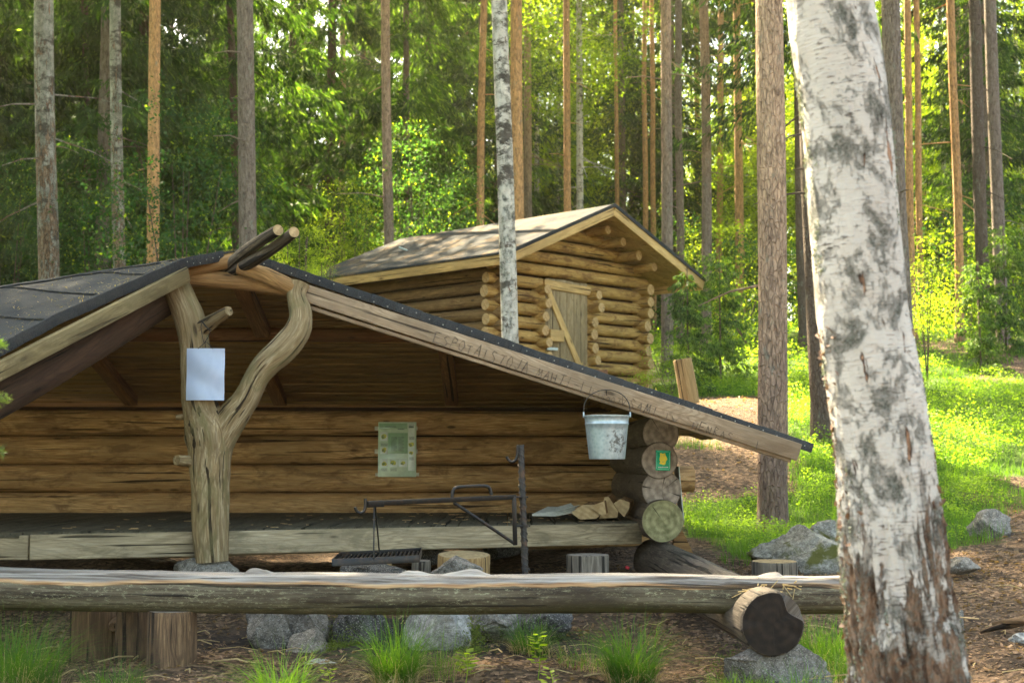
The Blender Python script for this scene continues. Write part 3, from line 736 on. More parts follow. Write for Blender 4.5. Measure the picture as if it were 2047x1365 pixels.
# handwriting on the fascia
fc = bpy.data.curves.new('tmpfont', 'FONT')
def text_mesh(txt, size):
    c = bpy.data.curves.new('t', 'FONT'); c.body = txt; c.size = size; c.resolution_u = 2
    o = bpy.data.objects.new('t', c); SC.collection.objects.link(o); bpy.context.view_layer.update()
    me = bpy.data.meshes.new_from_object(o.evaluated_get(bpy.context.evaluated_depsgraph_get()))
    bpy.data.objects.remove(o); return me
STK = {'E': [[(1, 1), (0, 1), (0, 0), (1, 0)], [(0, .5), (.7, .55)]], 'S': [[(.9, .9), (.4, 1), (.1, .75), (.8, .35), (.6, 0), (0, .1)]], 'P': [[(.1, 0), (.1, 1), (.8, .9), (.8, .6), (.1, .5)]],
 'O': [[(.5, 1), (.05, .6), (.2, .1), (.7, 0), (1, .5), (.7, .95), (.4, 1)]], 'T': [[(.5, 0), (.55, 1)], [(0, .95), (1, 1)]], 'A': [[(0, 0), (.5, 1), (.9, 0)], [(.1, .4), (.85, .45)]], 'I': [[(.4, 0), (.5, 1)]],
 'J': [[(.7, 1), (.7, .2), (.4, 0), (.1, .2)]], 'M': [[(0, 0), (.2, 1), (.5, .3), (.8, 1), (1, 0)]], 'H': [[(.1, 0), (.1, 1)], [(.8, 0), (.9, 1)], [(.1, .5), (.9, .5)]], '-': [[(.1, .5), (.9, .5)]], 'L': [[(.2, 1), (.2, 0), (.9, .05)]],
 'V': [[(0, 1), (.4, .1), (1, 1)]], 'N': [[(.1, 0), (.1, 1), (.8, 0), (.85, 1)]], 'R': [[(.1, 0), (.1, 1), (.8, .85), (.15, .5), (.9, 0)]], '6': [[(.8, 1), (.2, .6), (.2, .1), (.7, 0), (.8, .4), (.2, .45)]], '7': [[(.1, 1), (.9, 1), (.4, 0)]]}
def scribble(mb, word, a, b, size, mi=0):
    d = (b - a); L = d.length; d = d.normalized(); uv = V(-d.z, 0, d.x); uv = uv if uv.z > 0 else -uv; n = len(word)
    for i, ch in enumerate(word):
        o = a + d * (L * i / n) + uv * rnd.uniform(-.08, .08) * size; sk = rnd.uniform(-.15, .2); sz = size * rnd.uniform(.85, 1.15); wd = L / n * .72
        for rep_ in range(2):
            for st in STK[ch]:
                q = [o + d * ((x + sk * y + rnd.uniform(-.05, .05)) * wd) + uv * ((y + rnd.uniform(-.05, .05)) * sz) for x, y in st]
                for p0, p1 in zip(q[:-1], q[1:]): beam(mb, p0, p1, .001, rnd.uniform(.0014, .0030), up=uv if abs((p1 - p0).normalized().dot(uv)) < .7 else d, bev=.0003)
def word(wd, a, b, size, mat):
    mb = MB(); scribble(mb, wd, a, b, size); mb.build('lettering', mat, fas, False)
YL = 7.939
word('ESPOTAISTOJA', P(866, 683, YL), P(1058, 749, YL), .058, M['ink'])
word('MAHTI-LI', P(1070, 753, YL), P(1188, 792, YL), .058, M['ink'])
word('VSAMI', P(1240, 810, YL), P(1316, 834, YL), .052, M['ink'])
word('HENRAS', P(1382, 857, YL), P(1466, 883, YL), .046, M['ink'])
word('I', P(1508, 897, YL), P(1520, 900, YL), .05, M['ink'])
word('LI6OO7', P(1180, 793, YL), P(1238, 814, YL), .044, M['ink_faint'])
word('JV', P(1322, 836, YL), P(1362, 849, YL), .04, M['ink_faint'])

# ------------------------------------------------------------------ things on the shelter
def quad_panel(mb, c, w, h, t, R, mi=0, bev=.0008): return box(mb, c, (w, t, h), R, mi, 0, bev)
# paper in sleeve tied to post
pc = P(410, 748, 7.78); k8 = 7.78 / F
t = thing('paper_notice', 'pale blue sheet in a plastic sleeve tied to the forked post', 'notice', pc)
mb = MB(); nxp, nzp = 14, 18; w, h = 76 * k8, 104 * k8; vs = []; fs = []
for j in range(nzp + 1):
    for i in range(nxp + 1):
        u, v = i / nxp - .5, j / nzp - .5
        bulge = -.016 * (1 - (2 * u) ** 2) - .004 * math.sin(v * 9 + u * 4) + .0015 * math.sin((u + .06 * math.sin(v * 7)) * 60) * (1 if u > -.05 else .1)
        vs.append((pc.x + u * w, pc.y + bulge + .01, pc.z + v * h))
for j in range(nzp):
    for i in range(nxp):
        a = j * (nxp + 1) + i; fs.append((a, a + 1, a + nxp + 2, a + nxp + 1))
n0 = len(vs); vs += [(x, y + .0015, z) for x, y, z in vs]; fs += [tuple(q + n0 for q in reversed(f)) for f in fs]
mb.add(vs, fs); mb.build('sheet', M['paper'], t)
mb = MB(); S = 7.74
for pts_ in ([(396, 697), (404, 690), (413, 684), (425, 697)], [(408, 686), (404, 670), (402, 650), (410, 638)], [(410, 684), (420, 664), (412, 652), (404, 642)], [(402, 640), (413, 655), (423, 660)]):
    tube(mb, [P(a, b, S) for a, b in pts_], .0022, seg=6, step=.01)
mb.build('string', M['string'], t)
# poster on back wall
Yp = 10.50; kp = Yp / F
t = thing('camping_poster', 'pale green printed poster with small yellow drawings taped to the back wall', 'poster', P(792, 897, Yp))
mb = MB(); quad_panel(mb, P(794, 898, Yp), 76 * kp, 109 * kp, .003, None); mb.build('sheet', M['poster'], t)
mb = MB()
for (cx_, cy_, ww, hh) in ((792, 856, 86, 8), (792, 902, 86, 9), (794, 948, 87, 7)):
    quad_panel(mb, P(cx_, cy_, Yp + .003), ww * kp, hh * kp, .002, None)
mb.build('tape', M['sleeve'], t)
def prq(name, mat, lst, dy):
    mb = MB()
    for (x0, y0, x1, y1) in lst: quad_panel(mb, P((x0 + x1) / 2, (y0 + y1) / 2, Yp - dy), (x1 - x0) * kp, (y1 - y0) * kp, .001, None, 0, .0002)
    return mb.build(name, mat, t)
prq('panel', M['poster_dark'], [(758, 846, 814, 857), (776, 865, 815, 906)], .003)
prq('panel', M['poster_white'], [(760, 863, 774.5, 881), (760, 893, 774.5, 907), (760, 917, 776, 933), (778.5, 917, 795, 933), (797, 917, 814, 933), (816, 846, 829, 940)], .003)
tl = []
for i in range(13): tl += [(782, 873 + i * 2.25, 793.5 - (i % 4 == 3) * 3, 874 + i * 2.25), (796, 873 + i * 2.25, 807.5 - (i % 3 == 2) * 2.5, 874 + i * 2.25)]
for i in range(3): tl += [(761, 886 + i * 2, 775, 886.9 + i * 2), (818, 873 + i * 2, 828, 873.9 + i * 2), (818, 914 + i * 2, 827, 914.9 + i * 2), (762, 936 + i * 2, 774, 936.7 + i * 2), (780, 936 + i * 2, 793, 936.7 + i * 2)]
tl += [(770, 852, 792, 853.6), (795, 857, 808, 858.4), (817, 848, 828, 849.2), (817, 851, 827, 855)]
prq('print_lines', M['print'], tl, .005)
mb = MB(); mb3 = MB()
def blob(mb, px, py, rx, ry, n=9, dy=.0055, seed=0):
    c = P(px, py, Yp - dy); vs = [c]; r_ = random.Random(seed)
    for i in range(n):
        a = 2 * math.pi * i / n; q = r_.uniform(.6, 1.1)
        vs.append(c + V(math.cos(a) * rx * q * kp, 0, math.sin(a) * ry * q * kp))
    mb.add(vs, [(0, (i + 1) % n + 1, i + 1) for i in range(n)])
for i, (a, b, c_, d_) in enumerate(((767, 872, 6, 6.5), (768, 899, 6, 5.5), (822, 888, 5.5, 6), (822, 905, 5.5, 4), (768, 926, 7, 5), (786, 925, 6, 5), (805, 925, 5.5, 4.5))):
    mb = MB(); mb3 = MB(); blob(mb, a, b, c_, d_, seed=i); blob(mb3, a - 1.5, b + 1, c_ * .55, d_ * .6, dy=.0065, seed=i + 20)
    dr = mb.build('drawing', M['print_yellow'], t, False); mb3.build('drawing_shade', M['print_green'], dr, False)
# green sign on the second log end
Ys = 8.79; ks = Ys / F
t = thing('route_sign', 'small green plate with a yellow animal emblem nailed to a log end', 'sign', P(1325.5, 920, Ys))
mb = MB(); quad_panel(mb, P(1325.5, 920, Ys), 29 * ks, 40 * ks, .003, Matrix.Rotation(math.radians(1.5), 3, 'Y')); mb.build('plate', M['sign_green'], t)
def srects(name, mat, lst, dy):
    mb = MB()
    for (x0, y0, x1, y1) in lst: quad_panel(mb, P((x0 + x1) / 2, (y0 + y1) / 2, Ys - dy), (x1 - x0) * ks, (y1 - y0) * ks, .0008, Matrix.Rotation(math.radians(1.5), 3, 'Y'), 0, .0002)
    return mb.build(name, mat, t)
srects('border', M['sign_mint'], [(1312.3, 904, 1313.3, 936), (1337.7, 904, 1338.7, 936), (1314, 901.8, 1337, 902.8), (1314.5, 937.1, 1338, 938)], .0022)
em = [(1319.2, 905.2), (1322, 905.3), (1324, 906.4), (1327, 906.2), (1328.5, 905.2), (1330.2, 906), (1330.2, 909.5), (1332.5, 913), (1334.2, 918), (1332, 920.5), (1331, 923), (1330.2, 927), (1327.5, 929), (1324, 928.6), (1321.5, 927.5), (1318.8, 926.8), (1318.6, 924.8), (1320, 922.5), (1318.4, 919), (1318.6, 916), (1319.6, 911.5)]
mb = MB(); c = P(1325, 917, Ys - .0035); n = len(em)
mb.add([c] + [P(a, b, Ys - .0035) for a, b in em], [(0, i + 1, (i + 1) % n + 1) for i in range(n)]); mb.build('emblem', M['sign_yellow'], t, False)
srects('emblem_marks', M['sign_green'], [(1322, 909.8, 1323.8, 910.7), (1326.4, 909.6, 1328.2, 910.5), (1324, 922.2, 1326.2, 923.4)], .005)
mb = MB()
for i in range(13):
    x0 = 1316.2 + i * 1.52; hh = (1.9, 1.5, 2.1)[i % 3]
    quad_panel(mb, P(x0 + .5, 933.6, Ys - .003), 1.1 * ks, hh * ks, .0006, None, 0, .0001)
mb.build('caption', M['white'], t)
# bucket hanging on the fascia
bc = P(1213, 831, 7.80); kb = 7.80 / F
t = thing('bucket', 'dented galvanised bucket with sooty patch hanging by its handle from the fascia', 'bucket', bc)
mb = MB(); prof = [(42.5, -84), (43, -79), (43.8, -70), (52 - 6, -40), (44.8 + 5, -14), (50.8, -13), (50.8, -11.5), (49.9, -10.5), (50.4, -3), (52.2, -2.5), (53, -1), (52.2, .6), (51, 0)]
prof = [(35, -84), (35.5, -86), (36, -84), (38.5, -60), (41.5, -30), (43, -18), (43.9, -17), (43.9, -15.5), (43.2, -14.5), (43.9, -6), (45.4, -3), (46.5, -1.6), (46.5, .4), (45, 1), (44.5, -1)]
seg = 48; vs = []; fs = []
inner = [(42.5, -14), (38, -60), (35, -82), (0.01, -82)]
full = [(0.01, -83.5)] + prof + inner
for r, z in full:
    for i in range(seg):
        a = 2 * math.pi * i / seg; rr = r * (1 + .006 * math.sin(3 * a + z * .05))
        vs.append((bc.x + rr * kb * math.cos(a), bc.y + rr * kb * math.sin(a), bc.z + z * kb))
for j in range(len(full) - 1):
    for i in range(seg): fs.append((j * seg + i, j * seg + (i + 1) % seg, (j + 1) * seg + (i + 1) % seg, (j + 1) * seg + i))
mb.add(vs, fs); body = mb.build('body', M['zinc'], t, True, origin=bc)
mb = MB(); hp = []
for i in range(17):
    a = math.pi * i / 16; hp.append(V(bc.x - math.cos(a) * 46.5 * kb, bc.y, bc.z + (8 + math.sin(a) ** .85 * 44) * kb))
hp = [hp[0] + V(0, 0, -7 * kb)] + hp + [hp[-1] + V(0, 0, -7 * kb)]
tube(mb, hp, .0027, seg=8, step=.008)
mb.build('handle', M['steel'], t)
for s_ in (-1, 1):
    mb = MB(); box(mb, (bc.x + s_ * 46.5 * kb, bc.y, bc.z + 2 * kb), (.008, .03, .03), None, 0, 0, .003); mb.build('ear', M['zinc'], t)
mb = MB(); tube(mb, [P(1212, 790, 7.93), P(1212, 784, 7.85), P(1212, 786, 7.80), P(1212, 780, 7.79)], .003, seg=8, step=.006); mb.build('nail_hook', M['steel'], sh)

# ------------------------------------------------------------------ campfire crane
Yc = 7.15; kc = Yc / F
t = thing('campfire_crane', 'black steel grill crane with ribbed upright pole and swinging grate', 'grill', P(1050, 1150, Yc))
mb = MB(); a, b = P(1041, 889, Yc), P(1051, 1165, Yc)
tube(mb, [a, b], 6.0 * kc, seg=14, step=.05)
hel = []; L = (b - a).length; turns = L / .034
for h0 in (0, math.pi):
    hel = []
    for i in range(int(turns * 12)):
        tt = i / (turns * 12); an = tt * turns * .5 * 2 * math.pi + h0; q = lerp(a, b, tt)
        hel.append(q + V(math.cos(an), math.sin(an), 0) * 6.2 * kc)
    tube(mb, hel, .0036, seg=6)
mb.build('pole', M['rebar'], t)
mb = MB(); tube(mb, [P(1034.5, 890, Yc - .01), P(1034.5, 908, Yc - .01), P(1030, 920, Yc - .01), P(1022, 923, Yc - .01), P(1015, 917, Yc - .01), P(1013, 912, Yc - .01)], 3.0 * kc, seg=10, step=.008)
mb.build('hook', M['steel'], t)
arm = MB(); Ya = 6.95; Y2 = 7.12
def AP(px, py):  # arm plane: swings slightly toward the camera on the left
    return P(px, py, lerp(Y2, 6.80, (1030 - px) / 310.))
beam(arm, AP(1031, 993), AP(736, 1006), 7.5 * kc, 9.5 * kc, bev=.002)
beam(arm, AP(1027.5, 992), AP(1030, 1089), 9 * kc, 9 * kc, up=V(1, 0, 0), bev=.002)
tube(arm, [AP(907, 1004), AP(1027, 1085)], 3.2 * kc, seg=10)
beam(arm, AP(766, 1006), AP(734, 1007.5), 12 * kc, 12.5 * kc, bev=.002)
armo = arm.build('swing_arm', M['steel'], t)
mb = MB(); tube(mb, [AP(904, 994), AP(904.5, 984), AP(910, 975), AP(922, 972.5), AP(950, 971), AP(970, 971), AP(979, 976), AP(982, 989)], 3.4 * kc, seg=12, step=.01); mb.build('handle', M['steel'], armo)
mb = MB(); tube(mb, [AP(730, 996), AP(730.5, 1012), AP(727, 1022), AP(720, 1025), AP(713, 1021), AP(709.5, 1013)], 3.0 * kc, seg=10, step=.008); mb.build('hook', M['steel'], armo)
for (yy) in (992, 1050):
    mb = MB(); pq = P(1044 if yy < 1000 else 1048, yy + 1, Yc); tube(mb, [pq + V(0, 0, .006), pq - V(0, 0, .006)], 9 * kc, seg=16)
    tube(mb, [P(1029, yy + 1, Y2), P(1044, yy + 1, Yc - .02)], .005, seg=8); tube(mb, [pq, pq + V(12 * kc, 0, 0)], .004, seg=8); mb.build('collar', M['steel'], t)
mb = MB()
for px in (1044, 1046, 1049, 1052):
    yy = {1044: 972, 1046: 1013, 1049: 1097, 1052: 1137}[px]; q = P(px - .5, yy, Yc); tube(mb, [q + V(0, 0, .004), q - V(0, 0, .004)], 8 * kc, seg=12)
mb.build('stop_ring', M['rebar'], t)
mb = MB(); gY = 6.86
c0, c1, c2, c3 = P(664, 1122, 6.72), P(838, 1112, 6.72), P(843, 1095, 7.02), P(680, 1105, 7.02)
zt = (c0.z + c2.z) / 2
cc = [V(c0.x, 6.72, P(664, 1119, 6.72).z), V(c1.x, 6.72, P(838, 1111, 6.72).z), V(c2.x, 7.02, P(843, 1096, 7.02).z), V(c3.x, 7.02, P(680, 1105, 7.02).z)]
for i in range(4):
    beam(mb, cc[i] - V(0, 0, .012), cc[(i + 1) % 4] - V(0, 0, .012), .005, .034, bev=.001)
gr = mb.build('grate_frame', M['steel'], t)
mb = MB()
for i in range(19):
    f = (i + .7) / 19.6; tube(mb, [lerp(cc[0], cc[1], f) - V(0, 0, .012), lerp(cc[3], cc[2], f) - V(0, 0, .012)], .0042, seg=8)
mb.build('grate_bars', M['steel'], gr)
mb = MB(); beam(mb, P(748, 1008, 6.83), P(747, 1117, 6.715), .013, .006, up=V(1, 0, 0), bev=.001); beam(mb, P(750, 1008, 6.84), P(758, 1098, 7.02), .013, .006, up=V(1, 0, 0), bev=.001); mb.build('hanger', M['steel'], t)

# ------------------------------------------------------------------ bench log, support log
kn = [(-1.72, .020, .10), (-1.13, .038, .12), (-.79, .018, .09), (-.45, .030, .13), (-.17, .034, .16), (.62, .012, .2), (1.15, .022, .08)]
Yb = 6.3; kk = Yb / F
bl = MB()
x0w, x1w = P(-320, 0, Yb).x, P(1740, 0, Yb).x
bpts = [P(-320, 1166, Yb), P(0, 1170, Yb), P(400, 1176, Yb), P(900, 1180, Yb), P(1300, 1179, Yb), P(1500, 1183, Yb), P(1740, 1184, Yb)]
def cutf(s):
    X = x0w + s; z = .068 + .008 * mn.noise(V(s * 1.6, 0, 0)) + .003 * mn.noise(V(s * 9, 3, 0))
    if X < -1.6: z += .012 * min(1, (-1.6 - X))
    return z
def bd(rr, s, a, p):
    sn = math.sin(a); rr *= 1 + .018 * mn.noise(V(s * 6, math.cos(a) * 3, sn * 3)) + .012 * mn.noise(V(s * 18, math.cos(a) * 8, sn * 8))
    return rr
tube(bl, bpts, [.104, .105, .106, .103, .098, .094, .088], seg=56, amp=.03, freq=1.0, capmi=1, step=.022, cut=cutf, seed=0., dfn=bd)
for i, (X, zh, wd) in enumerate(kn):    # knot bumps standing proud of the flattened top
    vs = []; fs = []; gs = []; n1, n2 = 10, 26; zc = P(900, 1180, Yb).z + .060
    for j in range(n1 + 1):
        f = j / n1; rr = 1 - f
        for q in range(n2):
            an = 2 * math.pi * q / n2; hh = zh * (f * f * (3 - 2 * f)) * 1.1 - .004
            xx = math.cos(an) * wd * rr * (1.5 if math.cos(an) * (1 if i % 2 else -1) > 0 else .8); yy = math.sin(an) * .05 * rr + .012
            zz = hh + .005 * mn.noise(V(xx * 30, yy * 30, i * 5.))
            vs.append(V(X + xx, Yb + yy - .01, zc + zz)); gs.append((X + xx + 3, yy * .3, .10 + zz * .1))
    for j in range(n1):
        for q in range(n2): fs.append((j * n2 + q, j * n2 + (q + 1) % n2, (j + 1) * n2 + (q + 1) % n2, (j + 1) * n2 + q))
    bl.add(vs, fs, gs)
bo = bl.build('bench_log', [M['bench'], M['end_grey']])
tag(bo, 'long weathered bench log with pale flattened top running across the foreground', 'log bench')
# support log running back to the shelter
sp = MB(); sa, sb = P(1545, 1247, 5.95), P(1308, 1120, 9.3)
def sdf(rr, s, a, p):
    d = math.hypot(p.y - Yb, 0); up_ = math.sin(a)
    if up_ > .15 and abs(s - .36) < .16: rr *= 1 - .34 * up_ * max(0, 1 - ((s - .36) / .16) ** 2) ** .5
    return rr * (1 + .012 * mn.noise(V(s * 5, math.cos(a) * 5, up_ * 5)))
tube(sp, [sa, lerp(sa, sb, .5), sb], [64 / F * 5.95, .136, .140], seg=56, amp=.03, freq=1.3, capmi=1, step=.03, dfn=sdf, cham=.012, seed=4.)
for vi, q in enumerate(sp.v):
    if q[1] < sa.y + .03:
        dx, dz = q[0] - sa.x, q[2] - sa.z; bite = max(0., 1 - math.hypot(dx - .115, dz - .095) / .085)
        sp.v[vi] = (q[0] - .045 * bite, q[1] + .012 * mn.noise(V(dx * 22, dz * 22, 1.)), q[2] - .045 * bite)
so = sp.build('support_log', [M['support'], M['end_dark']])
tag(so, 'thick grey log with charred dark end carrying the bench log', 'log')
mb = MB()
for i in range(60):
    q = P(rnd.uniform(1480, 1600), rnd.uniform(1165, 1185), rnd.uniform(6.15, 6.32)); d = V(rnd.uniform(-1, 1), rnd.uniform(-.6, .6), rnd.uniform(-.4, .3)).normalized() * rnd.uniform(.02, .07)
    tube(mb, [q, q + d], rnd.uniform(.0012, .003), seg=5)
so2 = mb.build('straw_debris', M['straw']); tag(so2, 'dry straw and splinters caught in the notch beside the bench log', 'straw', kind='stuff')

# ------------------------------------------------------------------ stumps
def stump(px, ytop, Y, wpx, hgt, mats, label, tilt=(0, 0), seed=1., base=None, taper=1.08, knot=False):
    top = P(px, ytop, Y); r = wpx / 2 / F * Y
    if base is None: base = top.z - hgt
    d = V(tilt[0], tilt[1], 1).normalized(); b = top - d * (hgt)
    mb = MB(); tube(mb, [b, lerp(b, top, .5), top], [r * taper, r * 1.01, r], seg=36, amp=.07, freq=2.5, capmi=1, step=.03, cham=.006, seed=seed)
    if knot:
        for (pq, rr) in knot:
            c = P(pq[0], pq[1], Y - r * .9); tube(mb, [c + V(0, .06, 0), c, c + V(0, -.02, -.004)], [rr * 1.4, rr, rr * .7], seg=14, amp=.1)
    o = mb.build('stump', mats); o.name = 'stump'
    return tag(o, label, 'stump')
SB_ = [M['stump'], M['end_grey']]
stump(193, 1195, 6.75, 98, .40, SB_, 'widest bark-brown stump under the left of the bench log', seed=2., knot=[((228, 1250), .028)])
stump(272, 1213, 6.62, 74, .34, SB_, 'dark knotty stump squeezed between two stumps under the bench log', seed=5., knot=[((290, 1326), .022)])
stump(344, 1219, 6.30, 94, .36, SB_, 'smooth ochre-brown stump nearest the camera under the bench log', seed=8.)
SY = [M['stump_yellow'], M['end_pale']]; SG = [M['stump_grey'], M['end_grey']]
stump(928, 1108, 7.9, 103, .32, SY, 'fresh yellow chopping stump behind the stones, beside the crane pole', (0.02, -.09), 3.)
stump(1175, 1108, 8.2, 86, .32, SG, 'grey split stump under the right end of the platform', (.0, .0), 6.)
stump(1548, 1121, 8.0, 90, .34, [M['stump_grey'], M['end_honey']], 'short stump in front of the mossy boulder', (0, -.02), 7.)
stump(742, 1124, 7.9, 84, .3, SY, 'yellow stump half hidden below the grate', (0, 0), 9.)
stump(842, 1120, 8.3, 38, .3, SG, 'small grey stump just right of the grate', (0, -.05), 9.5)
so3 = stump(1364, 718, 15.6, 37, .50, SY, 'tall pale log standing tilted on the grassy slope right of the cabin', (-.16, 0), 4.2, taper=1.05)
so3['category'] = 'log'; so3.name = 'standing_log'
mb = MB(); prism(mb, [P(1352, 1036, 8.9), P(1386, 1105, 8.9), P(1345, 1095, 8.9)], V(0, .06, 0)); o = mb.build('split_log', M['honey'], None, False); tag(o, 'wedge of orange split wood leaning under the lowest corner log', 'firewood')
mb = MB(); beam(mb, P(-60, 1221, 8.2), P(66, 1221, 8.3), .07, .055); o = mb.build('timber', M['stump_yellow']); tag(o, 'short yellow timber lying behind the bench log at the far left', 'timber')
mb = MB(); tube(mb, [P(380, 1368, 5.95), P(420, 1356, 6.05), P(462, 1347, 6.2)], [.009, .011, .012], seg=10, amp=.1, step=.03); o = mb.build('stick', M['stump_yellow']); tag(o, 'bare stick on the ground right of the ochre stump', 'stick')

# ------------------------------------------------------------------ rocks
def ico(sub):
    import bmesh
    bm = bmesh.new(); bmesh.ops.create_icosphere(bm, subdivisions=sub, radius=1.)
    v = [q.co.copy() for q in bm.verts]; f = [tuple(x.index for x in p.verts) for p in bm.faces]; bm.free(); return v, f
ICO = ico(5)
def rock(px, py, Y, wpx, hpx, mat, label, seed, dep=1., flat=.25, sink=.3, name='rock', cat='rock', group=None, cuts=12):
    c = P(px, py, Y); k = Y / F; sx, sz = wpx / 2 * k, hpx / 2 * k; sy = sx * dep
    r_ = random.Random(seed); pl_ = []
    for i in range(cuts):
        d = V(r_.uniform(-1, 1), r_.uniform(-1, 1), r_.uniform(-.6, 1)).normalized(); pl_.append((d, r_.uniform(.5, .84)))
    vs = []
    for v in ICO[0]:
        q = v.copy()
        for d, h in pl_:
            e = q.dot(d) - h
            if e > 0: q -= d * e * .97
        q += v * (.14 * mn.noise(v * 1.3 + V(seed, 0, 0)) + .06 * mn.noise(v * 3 + V(seed, 3, 0)) + .035 * mn.noise(v * 9 + V(seed, 3, 9)) + .02 * mn.noise(v * 22 + V(seed, 3, 9)))
        vs.append(V(q.x * sx * 1.3, q.y * sy * 1.2, q.z * sz * 1.3))
    mb = MB(); mb.add([c + q for q in vs], ICO[1]); o = mb.build(name, mat, None, True, origin=c)
    for p in o.data.polygons: p.use_smooth = True
    return tag(o, label, cat, group)
R, RD, RP = M['rock'], M['rock_dark'], M['rock_pale']
rock(530, 1250, 6.95, 100, 112, R, 'rounded grey fire-pit stone at the left end of the ring', 1)
rock(607, 1248, 7.05, 120, 100, R, 'smooth blue-grey sloping stone second in the fire ring', 2)
rock(622, 1303, 6.75, 92, 72, R, 'small speckled stone below the sloping fire-ring stone', 3)
rock(640, 1336, 6.45, 98, 34, RP, 'flat pale stone slab on the ground in front of the fire ring', 4, .7)
rock(735, 1262, 6.95, 104, 122, RD, 'dark sooty stone behind the middle grass tuft', 5)
rock(872, 1252, 6.85, 130, 128, M['rock_pale'], 'large light-topped angular stone in the middle of the fire ring', 6)
rock(975, 1242, 7.0, 112, 88, R, 'brown-grey stone at the right part of the fire ring', 7)
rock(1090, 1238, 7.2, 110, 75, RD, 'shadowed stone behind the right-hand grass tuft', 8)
rock(912, 1136, 7.1, 84, 46, R, 'humped grey stone showing above the bench log before the yellow stump', 9, .8)
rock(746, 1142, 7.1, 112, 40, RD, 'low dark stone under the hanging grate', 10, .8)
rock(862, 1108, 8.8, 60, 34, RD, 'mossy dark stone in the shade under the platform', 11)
rock(412, 1146, 7.95, 112, 56, R, 'flat-topped foundation stone under the forked post', 12, .8, cuts=4)
rock(1548, 1350, 6.1, 168, 130, M['rock'], 'rough speckled stone block under the charred log end', 13, .8)
rock(1606, 1120, 9.3, 205, 118, M['boulder'], 'broad pale boulder with brown moss beside the large birch', 14, .8)
rock(1660, 1078, 10.2, 70, 60, M['boulder'], 'top boulder touching the left edge of the large birch', 15)
rock(1978, 1055, 10.2, 78, 58, R, 'grey stone at the foot of the green slope on the right', 16)
rock(1918, 1128, 8.6, 62, 30, R, 'low stone on the path, right of the large birch', 17)
rock(1905, 1240, 7.0, 44, 44, R, 'small stone against the right foot of the large birch', 18)
rock(2040, 1275, 6.6, 40, 20, RP, 'pale flat stone at the right edge of the path', 19)
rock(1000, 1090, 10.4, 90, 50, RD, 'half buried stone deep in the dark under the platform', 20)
o = MB(); tube(o, [P(2070, 1235, 6.8), P(2030, 1244, 6.8), P(1990, 1254, 6.85), P(1960, 1262, 6.9)], [.03, .022, .014, .008], seg=12, amp=.2, freq=8, step=.02)
tube(o, [P(2080, 1246, 6.6), P(2040, 1240, 6.7), P(1985, 1246, 6.9)], [.02, .016, .008], seg=10, amp=.2, step=.02)
tag(o.build('tree_root', M['stump']), 'dark branching root crossing the path at the right edge', 'root')
mb = MB(); beam(mb, P(1908, 1232, 6.85), P(1956, 1236, 6.9), .012, .006); tag(mb.build('wood_splinter', M['chip']), 'pale splinter of wood lying on the path', 'splinter')

# firewood, newspapers, chips
def split_wood(pts_px, Y, dep, label):
    mb = MB(); k = len(pts_px); f = [P(a, b, Y) for a, b in pts_px]; back = [p + V(.05, dep, .01) for p in f]
    vs = f + back; fs = [tuple(range(k)), tuple(reversed(range(k, 2 * k)))] + [(i, i + k, (i + 1) % k + k, (i + 1) % k) for i in range(k)]
    mb.add(vs, fs, [(v.y, v.x, v.z) for v in vs], [1, 1] + [0] * k); tag(mb.build('firewood', [M['split'], M['end_pale']], None, False), label, 'firewood', 'split firewood on the platform')
split_wood([(1140, 1024), (1165, 1009), (1190, 1008), (1206, 1022), (1192, 1036), (1160, 1038)], 8.95, .3, 'wide split log lying furthest left in the firewood pile')
split_wood([(1178, 1012), (1208, 1001), (1212, 1026), (1204, 1031)], 8.92, .25, 'pale triangular split piece leaning in the middle of the firewood pile')
split_wood([(1198, 1036), (1208, 994), (1216, 992), (1236, 1022), (1234, 1034)], 9.0, .3, 'tall pointed split piece second from the right in the pile')
split_wood([(1226, 1006), (1240, 997), (1259, 1004), (1258, 1016), (1248, 1033), (1236, 1022)], 9.02, .28, 'wedge-shaped split piece at the right end of the pile')
mb = MB()
for i in range(4):
    a = [P(1064, 1030 - i, 8.85 + .02 * i), P(1110, 1031 - 3 * i, 8.8 + .03 * i), P(1146 + 4 * i, 1024 - 5 * i, 8.95), P(1142 + 3 * i, 1005 + 3 * i, 9.2), P(1095, 1018 - 2 * i, 9.2)]
    prism(mb, a, V(0, 0, -.002))
tag(mb.build('newspaper', M['news'], None, False), 'crumpled old newspapers beside the firewood on the platform', 'newspaper')
mb = MB()
for i in range(90):
    x = rnd.uniform(-2.6, .9) if i % 3 else rnd.uniform(-.6, .8); y = rnd.uniform(deck_front(x) + .1, 10.3)
    box(mb, (x, y, pz + .003), (rnd.uniform(.01, .07), rnd.uniform(.005, .018), .002), Matrix.Rotation(rnd.uniform(0, 3), 3, 'Z'), 0, 0, .0005)
tag(mb.build('wood_chips', M['chip']), 'scattered wood chips on the sleeping platform', 'wood chips', kind='stuff')
mb = MB(); box(mb, P(1254, 1134, 8.6), (.025, .02, .018), Matrix.Rotation(.4, 3, 'Y'), 0, 0, .006); tag(mb.build('bottle_cap', M['red']), 'tiny red scrap of plastic on the ground under the platform corner', 'litter')
